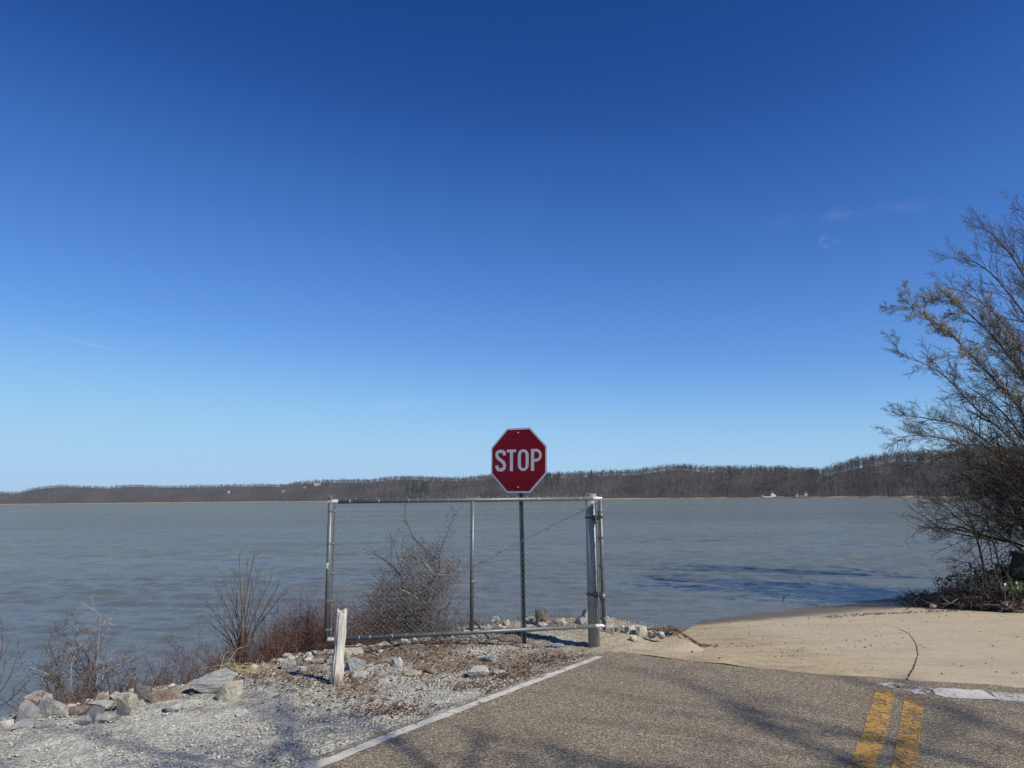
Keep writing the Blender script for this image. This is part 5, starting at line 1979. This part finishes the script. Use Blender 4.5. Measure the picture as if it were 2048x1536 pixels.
# stump, log and debris on the bank
g = Vector((at(2052, 1150, 15.6).x, 15.6, 0)); g.z = land1(g.x, g.y)
q = Buf(); rs = random.Random(61)
n = 16; z1 = at(2052, 1106, 15.6).z - g.z
for li, f in enumerate((-.15, .1, .4, .7, .9, 1.0)):
    for j in range(n):
        an = 2 * math.pi * j / n
        rr = .20 * (1.5 - .6 * f) * (1 + rs.uniform(-.2, .2))
        if f == 1 and 6 <= j <= 9: rr *= 1.5
        q.v.append((g.x + rr * math.cos(an), g.y + rr * math.sin(an), g.z + z1 * f + (rs.uniform(-.05, .05) if f == 1 else 0)))
for i in range(5):
    for j in range(n):
        j2 = (j + 1) % n
        q.f.append((i * n + j, i * n + j2, (i + 1) * n + j2, (i + 1) * n + j))
q.f.append(tuple(5 * n + j for j in range(n)))
o = q.build('tree_stump', M['twig_dark'], None, origin=g)
tag(o, 'dark broken tree stump on the bank above the green leaves', 'stump')

q = Buf()
a = ground_at(1834, 1208); e = ground_at(1968, 1209)
a.z += .06; e.z += .09
pts = [a.lerp(e, t) + Vector((0, .05 * math.sin(t * 7), .02 * math.sin(t * 5 + 1))) for t in [i / 12 for i in range(13)]]
q.tube(pts, [.035, .055, .07, .075, .08, .078, .082, .09, .085, .09, .095, .09, .07], 10)
for t, d in ((.3, (.1, -.1, .12)), (.75, (-.1, -.1, .1)), (.9, (.15, 0, .15))):
    p = a.lerp(e, t); q.tube([p, p + Vector(d)], [.03, .012], 6)
tag(q.build('driftwood_log', M['drift']), 'dark waterlogged log lying across the ramp end', 'log')

r = random.Random(63)
b = Buf(); b2 = Buf()
for k in range(900):
    px = 1800 + 248 * r.random() ** .75; py = r.gauss(1203 + (px - 1800) * .035, 7)
    g_ = ground_at(px, py); a = r.uniform(0, 3.14); L = r.uniform(.04, .32) * (1.6 if r.random() < .1 else 1)
    d = Vector((math.cos(a), math.sin(a), r.gauss(.05, .15))) * L
    (b if r.random() < .82 else b2).tube([g_ + Vector((0, 0, .02 + r.random() ** 2 * .16)), g_ + d * .5 + Vector((0, 0, .05 * r.random())), g_ + d + Vector((0, 0, .02 + r.random() ** 2 * .12))], [r.uniform(.004, .013)] * 2 + [.003], 3, cap=False)
tag(b.build('drift_debris', M['drift']), 'dark sticks and bark washed up beside the log', 'debris', kind='stuff')
tag(b2.build('pale_debris', M['twig_bleached']), 'pale splinters scattered through the washed up debris', 'debris', kind='stuff')
b = Buf()
for k in range(70):
    px = r.uniform(1880, 2010); py = r.uniform(1178, 1205); g_ = ground_at(px, py)
    branch(b, g_, Vector((r.gauss(-.3, .6), r.gauss(0, .4), 1)), r.uniform(.25, .7), .006, 1, S_tan, r)
tag(b.build('dead_twigs', M['twig_grey']), 'grey dead twigs sticking up behind the log', 'twigs', kind='stuff')


def drift_line(r_, n):
    t = r_.random(n)
    P = np.stack([5.6 + 2.9 * t, 14.6 + .75 * t + .12 * np.sin(t * 5)], -1) + r_.normal(0, 1, (n, 2)) * np.array([.2, .09])
    return P[:, 0], P[:, 1]


litter('drift_line', 420, drift_line, 'thin dark line of drift across the ramp', 65, .006, .028, 'drift', .008)
litter('post_litter', 420, lambda r_, n: (2.0 + r_.normal(0, .30, n), 10.35 + r_.normal(0, .10, n)), 'brown bark bits at the ramp edge heap', 66, .015, .05, 'litter', .012)

def ramp_bits(r_, n):
    X = r_.uniform(1.5, 9, n); Y = r_.uniform(7.5, 15.5, n)
    db = (X - BND_A[0]) * BND_N[0] + (Y - BND_A[1]) * BND_N[1]
    ok = (db > .1) & (X / Y < .74) & (ramp_z(X, Y) > WATER_Z + .08) & (r_.random(n) < .35 + .65 * (wob(X, Y, 1.3, 2) > .5)) & (X > 1.3 + .16 * (Y - 8.75))
    return X[ok], Y[ok]


litter('ramp_litter', 900, ramp_bits, 'scattered dark bark bits lying on the concrete ramp', 71, .005, .022, 'drift', .007)

# ground ivy on the bank
r = random.Random(67)
b = Buf()
rn = np.random.default_rng(67)
ix = rn.uniform(8.9, 14.0, 9000); iy = rn.uniform(13.8, 18.0, 9000)
ok = sdist(ix, iy, BANK) > .45
ix, iy = ix[ok], iy[ok]; iz = land(ix, iy) + rn.random(len(ix)) ** 1.5 * .30
for x, y, z in zip(ix, iy, iz):
    s = r.uniform(.02, .05); a = r.uniform(0, 6.28)
    u = Vector((math.cos(a), math.sin(a), r.gauss(0, .5))) * s; w = Vector((-math.sin(a), math.cos(a), r.gauss(0, .5))) * s * .6
    p = Vector((x, y, z))
    b.add([tuple(p - u), tuple(p + w), tuple(p + u), tuple(p - w)], [(0, 1, 2, 3)])
tag(b.build('ground_ivy', M['ivy']), 'dark green ivy covering the bank under the trees', 'ivy', kind='stuff')
# daffodil clump
g = ground_at(2026, 1192)
fl = thing('daffodil', g, 'green leaf clump with white flowers on the dark bank', 'plant')
b = Buf()
for k in range(60):
    a = r.uniform(0, 6.28); p = g + Vector((r.gauss(0, .10), r.gauss(0, .08), -.02)); L = r.uniform(.18, .36)
    d = Vector((math.cos(a) * r.uniform(.05, .45), math.sin(a) * .3, 1)).normalized()
    m1 = p + d * L * .55; e = p + d * L + Vector((math.cos(a) * .06, 0, -.02)); w = Vector((.009, .003, 0))
    b.add([tuple(p - w), tuple(p + w), tuple(m1 + w), tuple(m1 - w), tuple(e)], [(0, 1, 2, 3), (3, 2, 4)])
b.build('leaves', M['blade'], fl)
for k, (px, py) in enumerate(((2033, 1166), (2036, 1176), (2020, 1186), (2010, 1168))):
    c = at(px, py, g.y - .06); b = Buf()
    for j in range(6):
        a = j * 1.047; u = Vector((math.cos(a), -.3, math.sin(a))) * .026; w = Vector((-math.sin(a), 0, math.cos(a))) * .010
        b.add([tuple(c), tuple(c + u * .6 + w), tuple(c + u), tuple(c + u * .6 - w)], [(0, 1, 2, 3)])
    b.tube([c, c + Vector((0, .02, -.2))], .003, 3)
    b.build('flower', M['petal'], fl)

# floating twig far out on the water
c = at(1568, 1190, 2.35 * FPX / (1190 - horizon(1568)) * .985); c.z = WATER_Z
b = Buf()
b.tube([c + Vector((-.05, 0, -.03)), c + Vector((-.02, 0, .06)), c + Vector((.02, 0, .11))], [.012, .010, .004], 4)
b.tube([c + Vector((-.02, 0, .05)), c + Vector((.06, 0, .09))], [.008, .003], 4)
tag(b.build('floating_twig', M['twig_dark'], None, origin=c), 'small dark twig poking out of the water off the ramp', 'twig')

# bare tree standing off to the side, behind the viewer: its shade falls across the road
r = random.Random(71)
S_off = dict(seg=[6, 4, 3], wob=[.12, .16, .2], up=[.05, .04, .03], kids=[7, 4], ang=[.7, .7], len=[.5, .5], rad=[.5, .6], rmin=.011, lo=.2)
og = Vector((16.2, -6.5, 0)); og.z = land1(og.x, og.y)
off = thing('roadside_tree', og, 'bare roadside tree whose branch shadows fall across the asphalt', 'tree')
b = Buf()
b.tube([og + Vector((0, 0, -.2)), og + Vector((-.1, .1, 4)), og + Vector((-.3, .2, 8)), og + Vector((-.4, .3, 12)), og + Vector((-.5, .4, 16))], [.3, .25, .16, .08, .03], 10, cap=False)
for k in range(22):
    f = .45 + .55 * k / 21
    p = og + Vector((-.5 * f, .4 * f, 16 * f)); a = k * 2.4 + r.uniform(-.4, .4)
    branch(b, p, Vector((math.cos(a) - .1, math.sin(a) + .1, .5)), r.uniform(3.6, 5.4) * (1.35 - .7 * f), .095 * (1.3 - .8 * f), 0, S_off, r)
b.build('trunk', M['bark_tree'], off)

# a second, smaller one: its twigs dapple the bottom edge and the gravel corner
og2 = Vector((7.9, -2.3, 0)); og2.z = land1(og2.x, og2.y)
off2 = thing('roadside_tree', og2, 'smaller bare roadside tree that dapples the gravel corner', 'tree')
b = Buf()
b.tube([og2 + Vector((0, 0, -.2)), og2 + Vector((-.1, .1, 3)), og2 + Vector((-.2, .1, 6)), og2 + Vector((-.2, .2, 8.5)), og2 + Vector((-.3, .2, 11))], [.2, .16, .11, .06, .02], 9, cap=False)
for k in range(15):
    f = .55 + .45 * k / 14
    p = og2 + Vector((-.3 * f, .2 * f, 11 * f)); a = k * 2.4 + r.uniform(-.4, .4)
    branch(b, p, Vector((math.cos(a) - .1, math.sin(a) + .05, .45)), r.uniform(2.4, 3.6) * (1.35 - .7 * f), .07 * (1.3 - .8 * f), 0, S_off, r)
b.build('trunk', M['bark_tree'], off2)
